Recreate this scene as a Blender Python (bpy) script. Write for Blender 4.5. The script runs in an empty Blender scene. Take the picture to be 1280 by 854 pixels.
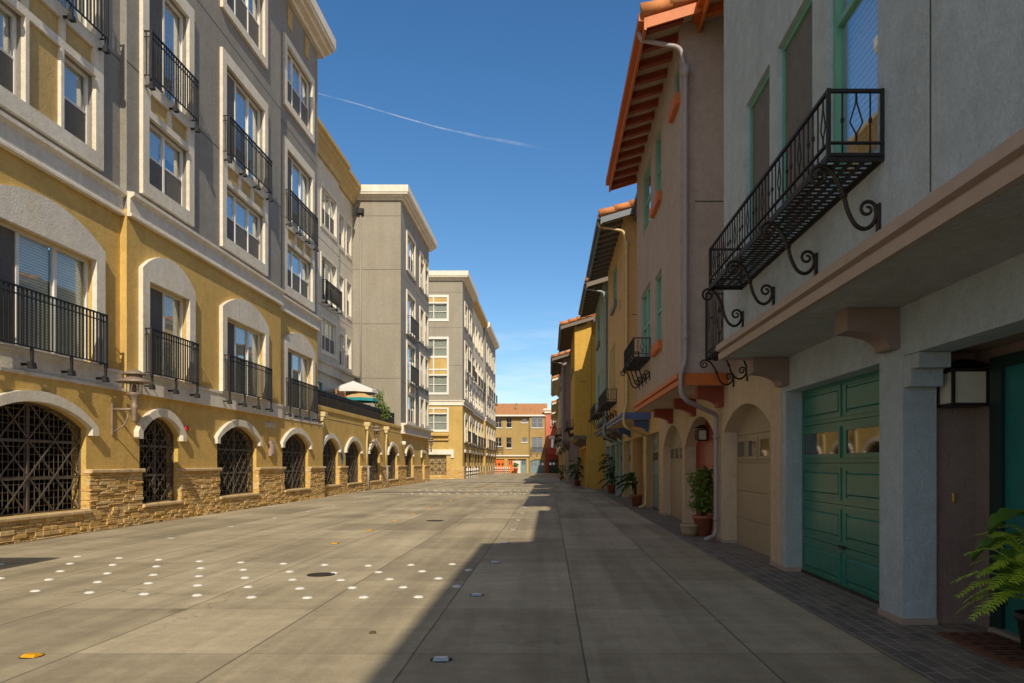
import bpy, math, random
from mathutils import Vector, Matrix
from mathutils.geometry import tessellate_polygon
random.seed(7)
R = math.radians
PI = math.pi
scn = bpy.context.scene
col = scn.collection

# ------------------------------------------------------------------ camera, sky, sun, exposure
cam_d = bpy.data.cameras.new("camera")
cam = bpy.data.objects.new("camera", cam_d)
col.objects.link(cam)
cam.location = (0, 0, 1.3)
cam.rotation_euler = (R(90), 0, 0)
cam_d.sensor_width = 36
cam_d.lens = 26.16
cam_d.shift_x = -47 / 1280
cam_d.shift_y = 153 / 1280
cam_d.clip_end = 12000
cam_d.clip_start = 0.05
scn.camera = cam

SUN = Vector((-0.27, 1.39, -1.0)).normalized()      # the way the light travels
sun_el = math.asin(-SUN.z)
world = bpy.data.worlds.new("World")
scn.world = world
world.use_nodes = True
wn, wl = world.node_tree.nodes, world.node_tree.links
bg = wn["Background"]
sky = wn.new("ShaderNodeTexSky")
sky.sky_type = 'NISHITA'
sky.sun_disc = False
sky.sun_elevation = sun_el
sky.sun_rotation = math.atan2(-SUN.x, -SUN.y)
sky.air_density = 0.95
sky.dust_density = 0.35
sky.ozone_density = 2.2
# a deeper, polarised blue and a faint veil of cirrus low over the roofs
hsv = wn.new("ShaderNodeHueSaturation")
hsv.inputs["Saturation"].default_value = 1.26
wl.new(sky.outputs[0], hsv.inputs["Color"])
tc = wn.new("ShaderNodeTexCoord")
mp = wn.new("ShaderNodeMapping")
mp.inputs["Scale"].default_value = (2.0, 2.0, 16.0)
nz = wn.new("ShaderNodeTexNoise")
nz.inputs["Scale"].default_value = 2.4
nz.inputs["Detail"].default_value = 7
nz.inputs["Roughness"].default_value = 0.62
rp = wn.new("ShaderNodeValToRGB")
rp.color_ramp.elements[0].position = 0.5
rp.color_ramp.elements[1].position = 0.78
sep = wn.new("ShaderNodeSeparateXYZ")
mr = wn.new("ShaderNodeMapRange")
mr.inputs["From Min"].default_value = 0.05
mr.inputs["From Max"].default_value = 0.24
mr.inputs["To Min"].default_value = 0.7
mr.inputs["To Max"].default_value = 0.0
mm = wn.new("ShaderNodeMath")
mm.operation = 'MULTIPLY'
mx = wn.new("ShaderNodeMix")
mx.data_type = 'RGBA'
wl.new(tc.outputs["Generated"], mp.inputs[0])
wl.new(mp.outputs[0], nz.inputs["Vector"])
wl.new(nz.outputs[0], rp.inputs[0])
wl.new(tc.outputs["Generated"], sep.inputs[0])
wl.new(sep.outputs[2], mr.inputs[0])
wl.new(rp.outputs[0], mm.inputs[0])
wl.new(mr.outputs[0], mm.inputs[1])
wl.new(mm.outputs[0], mx.inputs["Factor"])
wl.new(hsv.outputs[0], mx.inputs["A"])
mx.inputs["B"].default_value = (7.6, 8.3, 8.9, 1)
# unseen white clouds added behind the camera as fill to brighten the shade
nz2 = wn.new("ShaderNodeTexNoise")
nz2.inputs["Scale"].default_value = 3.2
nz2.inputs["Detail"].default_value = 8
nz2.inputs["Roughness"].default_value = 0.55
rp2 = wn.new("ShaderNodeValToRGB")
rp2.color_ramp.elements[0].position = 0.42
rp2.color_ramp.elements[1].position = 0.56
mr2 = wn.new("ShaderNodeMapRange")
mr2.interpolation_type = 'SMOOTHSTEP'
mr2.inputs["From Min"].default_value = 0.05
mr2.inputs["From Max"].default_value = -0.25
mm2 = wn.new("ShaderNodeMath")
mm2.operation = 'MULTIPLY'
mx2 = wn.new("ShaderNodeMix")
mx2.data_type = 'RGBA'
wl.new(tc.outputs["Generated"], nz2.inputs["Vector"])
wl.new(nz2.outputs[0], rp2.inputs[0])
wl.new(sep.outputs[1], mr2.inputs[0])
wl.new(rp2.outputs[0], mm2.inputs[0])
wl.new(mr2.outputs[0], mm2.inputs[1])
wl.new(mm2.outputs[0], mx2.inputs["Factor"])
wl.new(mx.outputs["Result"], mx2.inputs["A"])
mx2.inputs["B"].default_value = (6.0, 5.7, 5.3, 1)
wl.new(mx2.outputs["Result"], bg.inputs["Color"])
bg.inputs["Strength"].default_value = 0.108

sun_d = bpy.data.lights.new("sun", 'SUN')
sun_d.energy = 3.7
sun_d.angle = R(0.53)
sun_d.color = (1.0, 0.87, 0.66)
sun = bpy.data.objects.new("sun", sun_d)
sun.rotation_euler = SUN.to_track_quat('-Z', 'Y').to_euler()
sun.location = (20, -60, 60)
col.objects.link(sun)

vs = scn.view_settings
vs.view_transform = 'Standard'
vs.look = 'None'
vs.exposure = 0.22
vs.gamma = 1.0
vs.use_curve_mapping = False
scn.cycles.max_bounces = 8
scn.cycles.transparent_max_bounces = 24

# ------------------------------------------------------------------ materials
MATS = {}


def new_mat(name):
    m = bpy.data.materials.new(name)
    m.use_nodes = True
    nt = m.node_tree
    MATS[name] = m
    return m, nt.nodes, nt.links, nt.nodes["Principled BSDF"]


def noise(n, l, scale, detail=4, rough=0.55, vec=None, stretch=None):
    t = n.new("ShaderNodeTexNoise")
    t.inputs["Scale"].default_value = scale
    t.inputs["Detail"].default_value = detail
    t.inputs["Roughness"].default_value = rough
    if vec is None:
        g = n.new("ShaderNodeNewGeometry")
        vec = g.outputs["Position"]
    if stretch:
        mpn = n.new("ShaderNodeMapping")
        mpn.inputs["Scale"].default_value = stretch
        l.new(vec, mpn.inputs[0])
        vec = mpn.outputs[0]
    l.new(vec, t.inputs["Vector"])
    return t.outputs[0]


def ramp(n, l, fac, stops):
    r = n.new("ShaderNodeValToRGB")
    e = r.color_ramp.elements
    while len(e) < len(stops):
        e.new(0.5)
    for i, (p, c) in enumerate(stops):
        e[i].position = p
        e[i].color = (*c, 1) if len(c) == 3 else c
    l.new(fac, r.inputs[0])
    return r.outputs[0]


def mul(c, k):
    return tuple(min(1, v * k) for v in c)


def mixc(n, l, fac, a, b, mode='MIX'):
    m = n.new("ShaderNodeMix")
    m.data_type = 'RGBA'
    m.blend_type = mode
    for k, v in (("Factor", fac), ("A", a), ("B", b)):
        if isinstance(v, (int, float)):
            m.inputs[k].default_value = v
        elif isinstance(v, tuple):
            m.inputs[k].default_value = (*v, 1) if len(v) == 3 else v
        else:
            l.new(v, m.inputs[k])
    return m.outputs["Result"]


def bump(n, l, b, height, strength, dist=0.01):
    bp = n.new("ShaderNodeBump")
    bp.inputs["Strength"].default_value = strength
    bp.inputs["Distance"].default_value = dist
    l.new(height, bp.inputs["Height"])
    l.new(bp.outputs[0], b.inputs["Normal"])


def stucco(name, c, rough=0.9, var=0.10, bs=0.5, streak=0.05):
    m, n, l, b = new_mat(name)
    big = noise(n, l, 0.9, 5)
    c1 = ramp(n, l, big, [(0.3, mul(c, 1 - var)), (0.7, mul(c, 1 + var))])
    st = noise(n, l, 1.0, 5, 0.6, stretch=(2.2, 2.2, 0.25))
    st = ramp(n, l, st, [(0.42, mul((1, 0.97, 0.92), 1 - streak)), (0.6, (1, 1, 1))])
    c2 = mixc(n, l, 1.0, c1, st, 'MULTIPLY')
    fine = noise(n, l, 55, 3, 0.75)
    f2 = ramp(n, l, fine, [(0.3, (0.84, 0.84, 0.84)), (0.65, (1.05, 1.05, 1.05))])
    c3 = mixc(n, l, 1.0, c2, f2, 'MULTIPLY')
    blot = ramp(n, l, noise(n, l, 7, 6, 0.72), [(0.32, (0.87, 0.865, 0.855)), (0.66, (1.07, 1.07, 1.07))])
    c3 = mixc(n, l, 1.0, c3, blot, 'MULTIPLY')
    # faint runs of dirt, each with its own shape
    run = ramp(n, l, noise(n, l, 1.0, 6, 0.7, stretch=(6, 6, 0.22)), [(0.64, (1, 1, 1)), (0.74, (0.80, 0.785, 0.76))])
    c3 = mixc(n, l, 0.85, c3, run, 'MULTIPLY')
    l.new(c3, b.inputs["Base Color"])
    b.inputs["Roughness"].default_value = rough
    mid = noise(n, l, 26, 6, 0.7)
    bump(n, l, b, mid, min(1.0, bs * 1.4), 0.03)
    return m


def plain(name, c, rough=0.5, metal=0.0, var=0.08, bs=0.0, scale=8):
    m, n, l, b = new_mat(name)
    t = noise(n, l, scale, 5, 0.6)
    l.new(ramp(n, l, t, [(0.3, mul(c, 1 - var)), (0.7, mul(c, 1 + var))]), b.inputs["Base Color"])
    b.inputs["Roughness"].default_value = rough
    b.inputs["Metallic"].default_value = metal
    if bs:
        bump(n, l, b, noise(n, l, scale * 6, 4, 0.6), bs, 0.01)
    return m


def glass(name, tint, fac):
    m, n, l, b = new_mat(name)
    out = n["Material Output"]
    tr = n.new("ShaderNodeBsdfTransparent")
    tr.inputs[0].default_value = (*tint, 1)
    gl = n.new("ShaderNodeBsdfGlossy")
    gl.inputs["Roughness"].default_value = 0.015
    gl.inputs["Color"].default_value = (0.95, 0.97, 1, 1)
    fr = n.new("ShaderNodeLayerWeight")
    fr.inputs["Blend"].default_value = 0.5
    pw = n.new("ShaderNodeMath")
    pw.operation = 'POWER'
    l.new(fr.outputs["Facing"], pw.inputs[0])
    pw.inputs[1].default_value = 4.0
    ma = n.new("ShaderNodeMath")
    ma.operation = 'MULTIPLY_ADD'
    l.new(pw.outputs[0], ma.inputs[0])
    ma.inputs[1].default_value = 0.9
    ma.inputs[2].default_value = fac
    ma.use_clamp = True
    # a slight wave in the panes
    bp = n.new("ShaderNodeBump")
    bp.inputs["Strength"].default_value = 0.04
    bp.inputs["Distance"].default_value = 0.02
    l.new(noise(n, l, 2.2, 2), bp.inputs["Height"])
    l.new(bp.outputs[0], gl.inputs["Normal"])
    ms = n.new("ShaderNodeMixShader")
    l.new(ma.outputs[0], ms.inputs[0])
    l.new(tr.outputs[0], ms.inputs[1])
    l.new(gl.outputs[0], ms.inputs[2])
    l.new(ms.outputs[0], out.inputs[0])
    return m


def leafmat(name, c1, c2, rough=0.45):
    m, n, l, b = new_mat(name)
    g = n.new("ShaderNodeNewGeometry")
    l.new(ramp(n, l, g.outputs["Random Per Island"], [(0.0, c1), (1.0, c2)]), b.inputs["Base Color"])
    b.inputs["Roughness"].default_value = rough
    out = n["Material Output"]
    tl = n.new("ShaderNodeBsdfTranslucent")
    tl.inputs[0].default_value = (*mul(c2, 1.6), 1)
    ms = n.new("ShaderNodeMixShader")
    ms.inputs[0].default_value = 0.22
    l.new(b.outputs[0], ms.inputs[1])
    l.new(tl.outputs[0], ms.inputs[2])
    l.new(ms.outputs[0], out.inputs[0])
    return m


def stone_mat(name):
    m, n, l, b = new_mat(name)
    g = n.new("ShaderNodeNewGeometry")
    base = ramp(n, l, g.outputs["Random Per Island"],
                [(0.0, (0.60, 0.37, 0.12)), (0.25, (0.76, 0.53, 0.22)), (0.5, (0.70, 0.44, 0.14)),
                 (0.75, (0.78, 0.60, 0.31)), (1.0, (0.58, 0.40, 0.19))])
    t = noise(n, l, 14, 6, 0.7)
    t = ramp(n, l, t, [(0.3, (0.68, 0.64, 0.58)), (0.68, (1.12, 1.1, 1.08))])
    l.new(mixc(n, l, 1.0, base, t, 'MULTIPLY'), b.inputs["Base Color"])
    b.inputs["Roughness"].default_value = 0.9
    bump(n, l, b, noise(n, l, 30, 6, 0.7), 0.9, 0.03)
    return m


def concrete_mat():
    m, n, l, b = new_mat("concrete")
    g = n.new("ShaderNodeNewGeometry")
    sp = n.new("ShaderNodeSeparateXYZ")
    l.new(g.outputs["Position"], sp.inputs[0])

    def M(op, a, b_=None, c_=None):
        q = n.new("ShaderNodeMath")
        q.operation = op
        for i, v in enumerate((a, b_, c_)):
            if v is None:
                continue
            if isinstance(v, (int, float)):
                q.inputs[i].default_value = v
            else:
                l.new(v, q.inputs[i])
        return q.outputs[0]
    # slab grid: joints along the street every 1.165 m, across every 1.58 m
    wob = M('MULTIPLY_ADD', noise(n, l, 1.5, 3), 0.012, -0.006)
    u = M('DIVIDE', M('ADD', M('SUBTRACT', sp.outputs[0], 0.235), wob), 1.165)
    v = M('DIVIDE', M('ADD', M('SUBTRACT', sp.outputs[1], 5.1), wob), 1.58)

    def line(t, half):
        f = M('ABSOLUTE', M('SUBTRACT', M('FRACT', M('ADD', t, 0.5)), 0.5))
        mrn = n.new("ShaderNodeMapRange")
        mrn.interpolation_type = 'SMOOTHSTEP'
        l.new(f, mrn.inputs[0])
        mrn.inputs["From Min"].default_value = half * 0.4
        mrn.inputs["From Max"].default_value = half * 1.5
        mrn.inputs["To Min"].default_value = 1
        mrn.inputs["To Max"].default_value = 0
        return mrn.outputs[0]
    lu = line(u, 0.0062)
    lv = line(v, 0.0035)
    wn_ = n.new("ShaderNodeTexWhiteNoise")
    cb = n.new("ShaderNodeCombineXYZ")
    l.new(M('FLOOR', u), cb.inputs[0])
    l.new(M('FLOOR', v), cb.inputs[1])
    l.new(cb.outputs[0], wn_.inputs["Vector"])
    tint = ramp(n, l, wn_.outputs[0], [(0.0, (0.385, 0.328, 0.225)), (0.5, (0.48, 0.41, 0.285)), (1.0, (0.56, 0.485, 0.345))])
    big = ramp(n, l, noise(n, l, 0.45, 7, 0.65), [(0.3, (0.78, 0.77, 0.75)), (0.7, (1.1, 1.1, 1.09))])
    c = mixc(n, l, 1.0, tint, big, 'MULTIPLY')
    # wheel tracks and drip trails run along the street
    tr = ramp(n, l, noise(n, l, 1.0, 5, 0.65, stretch=(1.9, 0.09, 1)), [(0.36, (0.66, 0.65, 0.64)), (0.58, (1.07, 1.07, 1.07))])
    c = mixc(n, l, 0.75, c, tr, 'MULTIPLY')
    cr = ramp(n, l, noise(n, l, 1.0, 6, 0.7, stretch=(0.25, 2.6, 1)), [(0.35, (0.80, 0.79, 0.77)), (0.62, (1.06, 1.06, 1.06))])
    c = mixc(n, l, 0.6, c, cr, 'MULTIPLY')
    spk = ramp(n, l, noise(n, l, 1.3, 2, 0.5), [(0.69, (1, 1, 1)), (0.76, (0.55, 0.53, 0.5))])
    c = mixc(n, l, 0.8, c, spk, 'MULTIPLY')
    fine = ramp(n, l, noise(n, l, 110, 3, 0.7), [(0.3, (0.86, 0.86, 0.86)), (0.7, (1.1, 1.1, 1.1))])
    c = mixc(n, l, 1.0, c, fine, 'MULTIPLY')
    blot = ramp(n, l, noise(n, l, 5, 7, 0.75), [(0.3, (0.84, 0.835, 0.82)), (0.68, (1.1, 1.1, 1.1))])
    c = mixc(n, l, 1.0, c, blot, 'MULTIPLY')
    grit = ramp(n, l, noise(n, l, 42, 4, 0.8), [(0.30, (0.74, 0.73, 0.71)), (0.46, (1, 1, 1)), (0.7, (1.08, 1.08, 1.07))])
    c = mixc(n, l, 1.0, c, grit, 'MULTIPLY')
    vo = n.new("ShaderNodeTexVoronoi")
    vo.feature = 'DISTANCE_TO_EDGE'
    vo.inputs["Scale"].default_value = 0.30
    wv = n.new("ShaderNodeVectorMath")
    wv.operation = 'ADD'
    nv = n.new("ShaderNodeTexNoise")
    nv.inputs["Scale"].default_value = 1.4
    nv.inputs["Detail"].default_value = 9
    nv.inputs["Roughness"].default_value = 0.65
    l.new(g.outputs["Position"], nv.inputs["Vector"])
    l.new(g.outputs["Position"], wv.inputs[0])
    l.new(nv.outputs["Color"], wv.inputs[1])
    l.new(wv.outputs[0], vo.inputs["Vector"])
    ck = ramp(n, l, vo.outputs["Distance"], [(0.0, (1, 1, 1)), (0.0028, (0, 0, 0))])
    ckm = ramp(n, l, noise(n, l, 0.35, 3), [(0.5, (0, 0, 0)), (0.58, (1, 1, 1))])
    ck = mixc(n, l, 1.0, ck, ckm, 'MULTIPLY')
    c = mixc(n, l, M('MULTIPLY', ck, 0.6), c, (0.09, 0.08, 0.065))
    oil = ramp(n, l, noise(n, l, 2.6, 3, 0.55), [(0.73, (1, 1, 1)), (0.78, (0.45, 0.43, 0.41))])
    c = mixc(n, l, 0.8, c, oil, 'MULTIPLY')
    wl1 = n.new("ShaderNodeTexWhiteNoise")
    wl1.noise_dimensions = '1D'
    l.new(M('FLOOR', M('ADD', u, 0.5)), wl1.inputs["W"])
    jc = ramp(n, l, wl1.outputs[0], [(0.66, (0.07, 0.062, 0.052)), (0.68, (0.50, 0.45, 0.36))])
    c = mixc(n, l, M('MULTIPLY', lu, 0.62), c, jc)
    wl2 = n.new("ShaderNodeTexWhiteNoise")
    wl2.noise_dimensions = '1D'
    l.new(M('FLOOR', M('ADD', v, 0.5)), wl2.inputs["W"])
    jc2 = ramp(n, l, wl2.outputs[0], [(0.62, (0.10, 0.09, 0.075)), (0.64, (0.56, 0.50, 0.40))])
    c = mixc(n, l, M('MULTIPLY', lv, 0.5), c, jc2)
    l.new(c, b.inputs["Base Color"])
    b.inputs["Roughness"].default_value = 0.82
    h = M('SUBTRACT', M('MULTIPLY', noise(n, l, 60, 5, 0.7), 0.35), M('MAXIMUM', lu, lv))
    bump(n, l, b, h, 0.6, 0.012)
    return m


def paver_mat():
    m, n, l, b = new_mat("brick_paver")
    g = n.new("ShaderNodeNewGeometry")
    mpn = n.new("ShaderNodeMapping")
    mpn.inputs["Rotation"].default_value = (0, 0, R(90))
    l.new(g.outputs["Position"], mpn.inputs[0])
    br = n.new("ShaderNodeTexBrick")
    l.new(mpn.outputs[0], br.inputs["Vector"])
    br.inputs["Scale"].default_value = 1
    br.inputs["Brick Width"].default_value = 0.22
    br.inputs["Row Height"].default_value = 0.11
    br.inputs["Mortar Size"].default_value = 0.005
    br.inputs["Color1"].default_value = (0.15, 0.135, 0.12, 1)
    br.inputs["Color2"].default_value = (0.24, 0.205, 0.175, 1)
    br.inputs["Mortar"].default_value = (0.40, 0.355, 0.30, 1)
    t = ramp(n, l, noise(n, l, 3, 6, 0.7), [(0.3, (0.6, 0.6, 0.6)), (0.7, (1.15, 1.12, 1.1))])
    l.new(mixc(n, l, 1.0, br.outputs[0], t, 'MULTIPLY'), b.inputs["Base Color"])
    b.inputs["Roughness"].default_value = 0.75
    inv = n.new("ShaderNodeMath")
    inv.operation = 'SUBTRACT'
    inv.inputs[0].default_value = 1
    l.new(br.outputs["Fac"], inv.inputs[1])
    bump(n, l, b, inv.outputs[0], 0.6, 0.006)
    return m


def blind_mat(name, c, period=0.05):
    m, n, l, b = new_mat(name)
    w = n.new("ShaderNodeTexWave")
    w.bands_direction = 'Z'
    w.inputs["Scale"].default_value = 0.314 / period
    w.inputs["Distortion"].default_value = 0.0
    tcn = n.new("ShaderNodeTexCoord")
    l.new(tcn.outputs["Object"], w.inputs["Vector"])
    l.new(ramp(n, l, w.outputs[0], [(0.12, mul(c, 0.4)), (0.4, c)]), b.inputs["Base Color"])
    b.inputs["Roughness"].default_value = 0.6
    bump(n, l, b, w.outputs[0], 0.5, 0.01)
    return m


concrete = concrete_mat()
paver = paver_mat()
stone = stone_mat("ledger_stone")
cap_stone = plain("cap_stone", (0.62, 0.46, 0.25), 0.9, 0, 0.2, 0.8, 5)
yellow = stucco("brightened_ochre_stucco", (0.70, 0.475, 0.145))  # brightened to stand in for stronger sun on the near walls
yellow_d = stucco("darker_ochre_stucco", (0.58, 0.405, 0.14))  # same paint as the near ochre, without its painted-in brightening
grey = stucco("grey_stucco", (0.295, 0.285, 0.262), var=0.07)
greige = stucco("putty_stucco", (0.70, 0.655, 0.56), var=0.06)
cream = stucco("cream_trim", (0.79, 0.745, 0.645), var=0.06, bs=0.3)
white_cap = stucco("white_cornice", (0.80, 0.77, 0.69), var=0.04, bs=0.2)
tan_cornice = stucco("tan_cornice", (0.58, 0.43, 0.19), var=0.06, bs=0.2)
panel_y = stucco("ochre_panel", (0.58, 0.41, 0.16), bs=0.3)
vinyl = plain("white_vinyl", (0.76, 0.74, 0.70), 0.35, 0, 0.04)
iron = plain("black_iron", (0.014, 0.013, 0.013), 0.6, 0.0, 0.25)
iron_far = iron
gate_metal = plain("brown_iron", (0.125, 0.102, 0.08), 0.55, 0.2, 0.2)
lamp_metal = plain("bronze_lamp", (0.26, 0.20, 0.155), 0.55, 0.2, 0.25)
bronze_dark = plain("dark_bronze", (0.032, 0.024, 0.018), 0.45, 0.5, 0.3)
groove = plain("groove", (0.07, 0.065, 0.06), 0.9)
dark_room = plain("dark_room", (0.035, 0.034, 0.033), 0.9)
garage_int = plain("garage_concrete", (0.13, 0.12, 0.105), 0.9)
screen_m = plain("insect_screen", (0.13, 0.12, 0.105), 0.7, 0, 0.15)
blind = blind_mat("blind_slats", (0.84, 0.81, 0.73))
blind_w = blind_mat("shade_slats", (0.8, 0.78, 0.7), 0.075)
curtain = plain("curtain_cloth", (0.66, 0.63, 0.54), 0.9, 0, 0.2)
pane_m = glass("window_glass", (0.93, 0.96, 0.95), 0.22)
pane_c = glass("window_glass_clear", (0.95, 0.98, 0.96), 0.06)
pane_r = glass("window_glass_strong", (0.42, 0.46, 0.48), 0.30)
lamp_glass = glass("lamp_glass", (0.85, 0.82, 0.74), 0.05)
frost = plain("frosted_glass", (0.62, 0.58, 0.48), 0.35, 0, 0.08)
blue_st = stucco("blue_grey_stucco", (0.475, 0.565, 0.645), var=0.06)
mauve = stucco("mauve_stucco", (0.50, 0.415, 0.375), var=0.05)
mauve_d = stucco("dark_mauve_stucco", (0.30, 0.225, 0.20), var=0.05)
beige = stucco("beige_stucco", (0.66, 0.53, 0.38), var=0.05)
apricot = stucco("apricot_stucco", (0.70, 0.47, 0.22), var=0.05)
teal_st = stucco("sage_stucco", (0.36, 0.46, 0.42), var=0.05)
mustard = stucco("mustard_stucco", (0.64, 0.40, 0.08), var=0.05)
slate_st = stucco("slate_stucco", (0.31, 0.28, 0.285), var=0.05)
olive_st = stucco("olive_stucco", (0.54, 0.39, 0.15), var=0.05)
salmon = stucco("salmon_stucco", (0.62, 0.20, 0.13), var=0.05)
red_st = stucco("brick_red_stucco", (0.42, 0.09, 0.075), var=0.05)
rust = plain("rust_orange_paint", (0.54, 0.135, 0.02), 0.55, 0, 0.12)
rust_d = plain("brick_red_paint", (0.27, 0.05, 0.025), 0.55, 0, 0.12)
navy = plain("blue_grey_paint", (0.12, 0.14, 0.18), 0.5, 0, 0.1)
blue_p = plain("cobalt_paint", (0.07, 0.13, 0.33), 0.5, 0, 0.1)
brown_p = plain("brown_paint", (0.15, 0.115, 0.095), 0.55, 0, 0.12)
taupe = plain("taupe_paint", (0.385, 0.30, 0.255), 0.6, 0, 0.06, 0.15)
mint = plain("mint_frame", (0.13, 0.36, 0.27), 0.4, 0, 0.06)
green_d = plain("green_door_paint", (0.022, 0.18, 0.135), 0.28, 0, 0.1)
teal_d = plain("teal_door_paint", (0.01, 0.16, 0.15), 0.35, 0, 0.1)
green_fr = plain("dark_green_frame", (0.008, 0.03, 0.027), 0.45, 0, 0.1)
beige_d = plain("beige_door_paint", (0.36, 0.285, 0.19), 0.55, 0, 0.05)
red_d = plain("red_door_paint", (0.26, 0.011, 0.007), 0.4, 0, 0.1)
orange_d = plain("orange_door_paint", (0.75, 0.17, 0.02), 0.5, 0, 0.05)
bluegrey_d = plain("blue_grey_door", (0.19, 0.27, 0.31), 0.5, 0, 0.05)
char_d = plain("charcoal_door", (0.06, 0.052, 0.05), 0.5, 0, 0.05)
pipe_mauve = plain("mauve_pipe", (0.36, 0.315, 0.33), 0.5, 0, 0.08)
pipe_cream = plain("cream_pipe", (0.62, 0.50, 0.25), 0.5, 0, 0.08)
pipe_grey = plain("grey_pipe", (0.30, 0.27, 0.23), 0.5, 0, 0.08)
pipe_teal = plain("sage_pipe", (0.30, 0.40, 0.40), 0.5, 0, 0.08)
tile = plain("clay_tile", (0.55, 0.215, 0.075), 0.8, 0, 0.28, 0.4, 3)
tile_b = plain("brown_tile", (0.50, 0.235, 0.10), 0.8, 0, 0.22, 0.3, 3)
terra = plain("terracotta", (0.36, 0.115, 0.055), 0.8, 0, 0.15, 0.3)
tanpot = plain("tan_pot", (0.42, 0.31, 0.19), 0.8, 0, 0.12, 0.3)
soil = plain("soil", (0.03, 0.022, 0.016), 1.0, 0, 0.3, 0.6, 20)
wood = plain("cedar_wood", (0.40, 0.17, 0.065), 0.7, 0, 0.2)
bark = plain("bark", (0.10, 0.065, 0.04), 0.9, 0, 0.3, 0.5)
umb_w = plain("white_canvas", (0.78, 0.77, 0.74), 0.8, 0, 0.03)
umb_t = plain("tan_canvas", (0.60, 0.40, 0.18), 0.8, 0, 0.05)
umb_e = plain("teal_canvas", (0.02, 0.30, 0.32), 0.8, 0, 0.05)
dot_w = plain("white_ceramic", (0.70, 0.69, 0.65), 0.4, 0, 0.22, 0, 30)
dot_y = plain("amber_reflector", (0.75, 0.36, 0.015), 0.35, 0, 0.1)
refl = plain("reflector_face", (0.55, 0.58, 0.56), 0.15, 0.3, 0.1)
castiron = plain("cast_iron", (0.045, 0.035, 0.028), 0.7, 0.3, 0.3)
brass = plain("brass", (0.62, 0.42, 0.12), 0.35, 0.8, 0.1)
sign_blue = plain("blue_sign", (0.02, 0.22, 0.50), 0.45, 0, 0.08)
red_p = plain("red_paint", (0.55, 0.025, 0.02), 0.4, 0, 0.05)
mat_brown = plain("coir_mat", (0.17, 0.066, 0.034), 1.0, 0, 0.3, 1.0, 12)
mat_dark = plain("mat_pattern", (0.05, 0.025, 0.018), 1.0, 0, 0.3, 0.6, 12)
white_wall = stucco("white_wall", (0.78, 0.77, 0.74), var=0.03)
leaf_fern = leafmat("fern_leaf", (0.26, 0.42, 0.025), (0.46, 0.60, 0.06))
leaf_big = leafmat("broad_leaf", (0.08, 0.18, 0.025), (0.14, 0.27, 0.05), 0.35)
leaf_bush = leafmat("bush_leaf", (0.05, 0.10, 0.012), (0.18, 0.28, 0.04))
leaf_dark = leafmat("dark_leaf", (0.02, 0.06, 0.014), (0.06, 0.12, 0.025))
leaf_shrub = leafmat("shrub_leaf", (0.05, 0.11, 0.012), (0.17, 0.25, 0.03))  # foliage green of the terrace and far pot plants

# ------------------------------------------------------------------ mesh helpers


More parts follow.
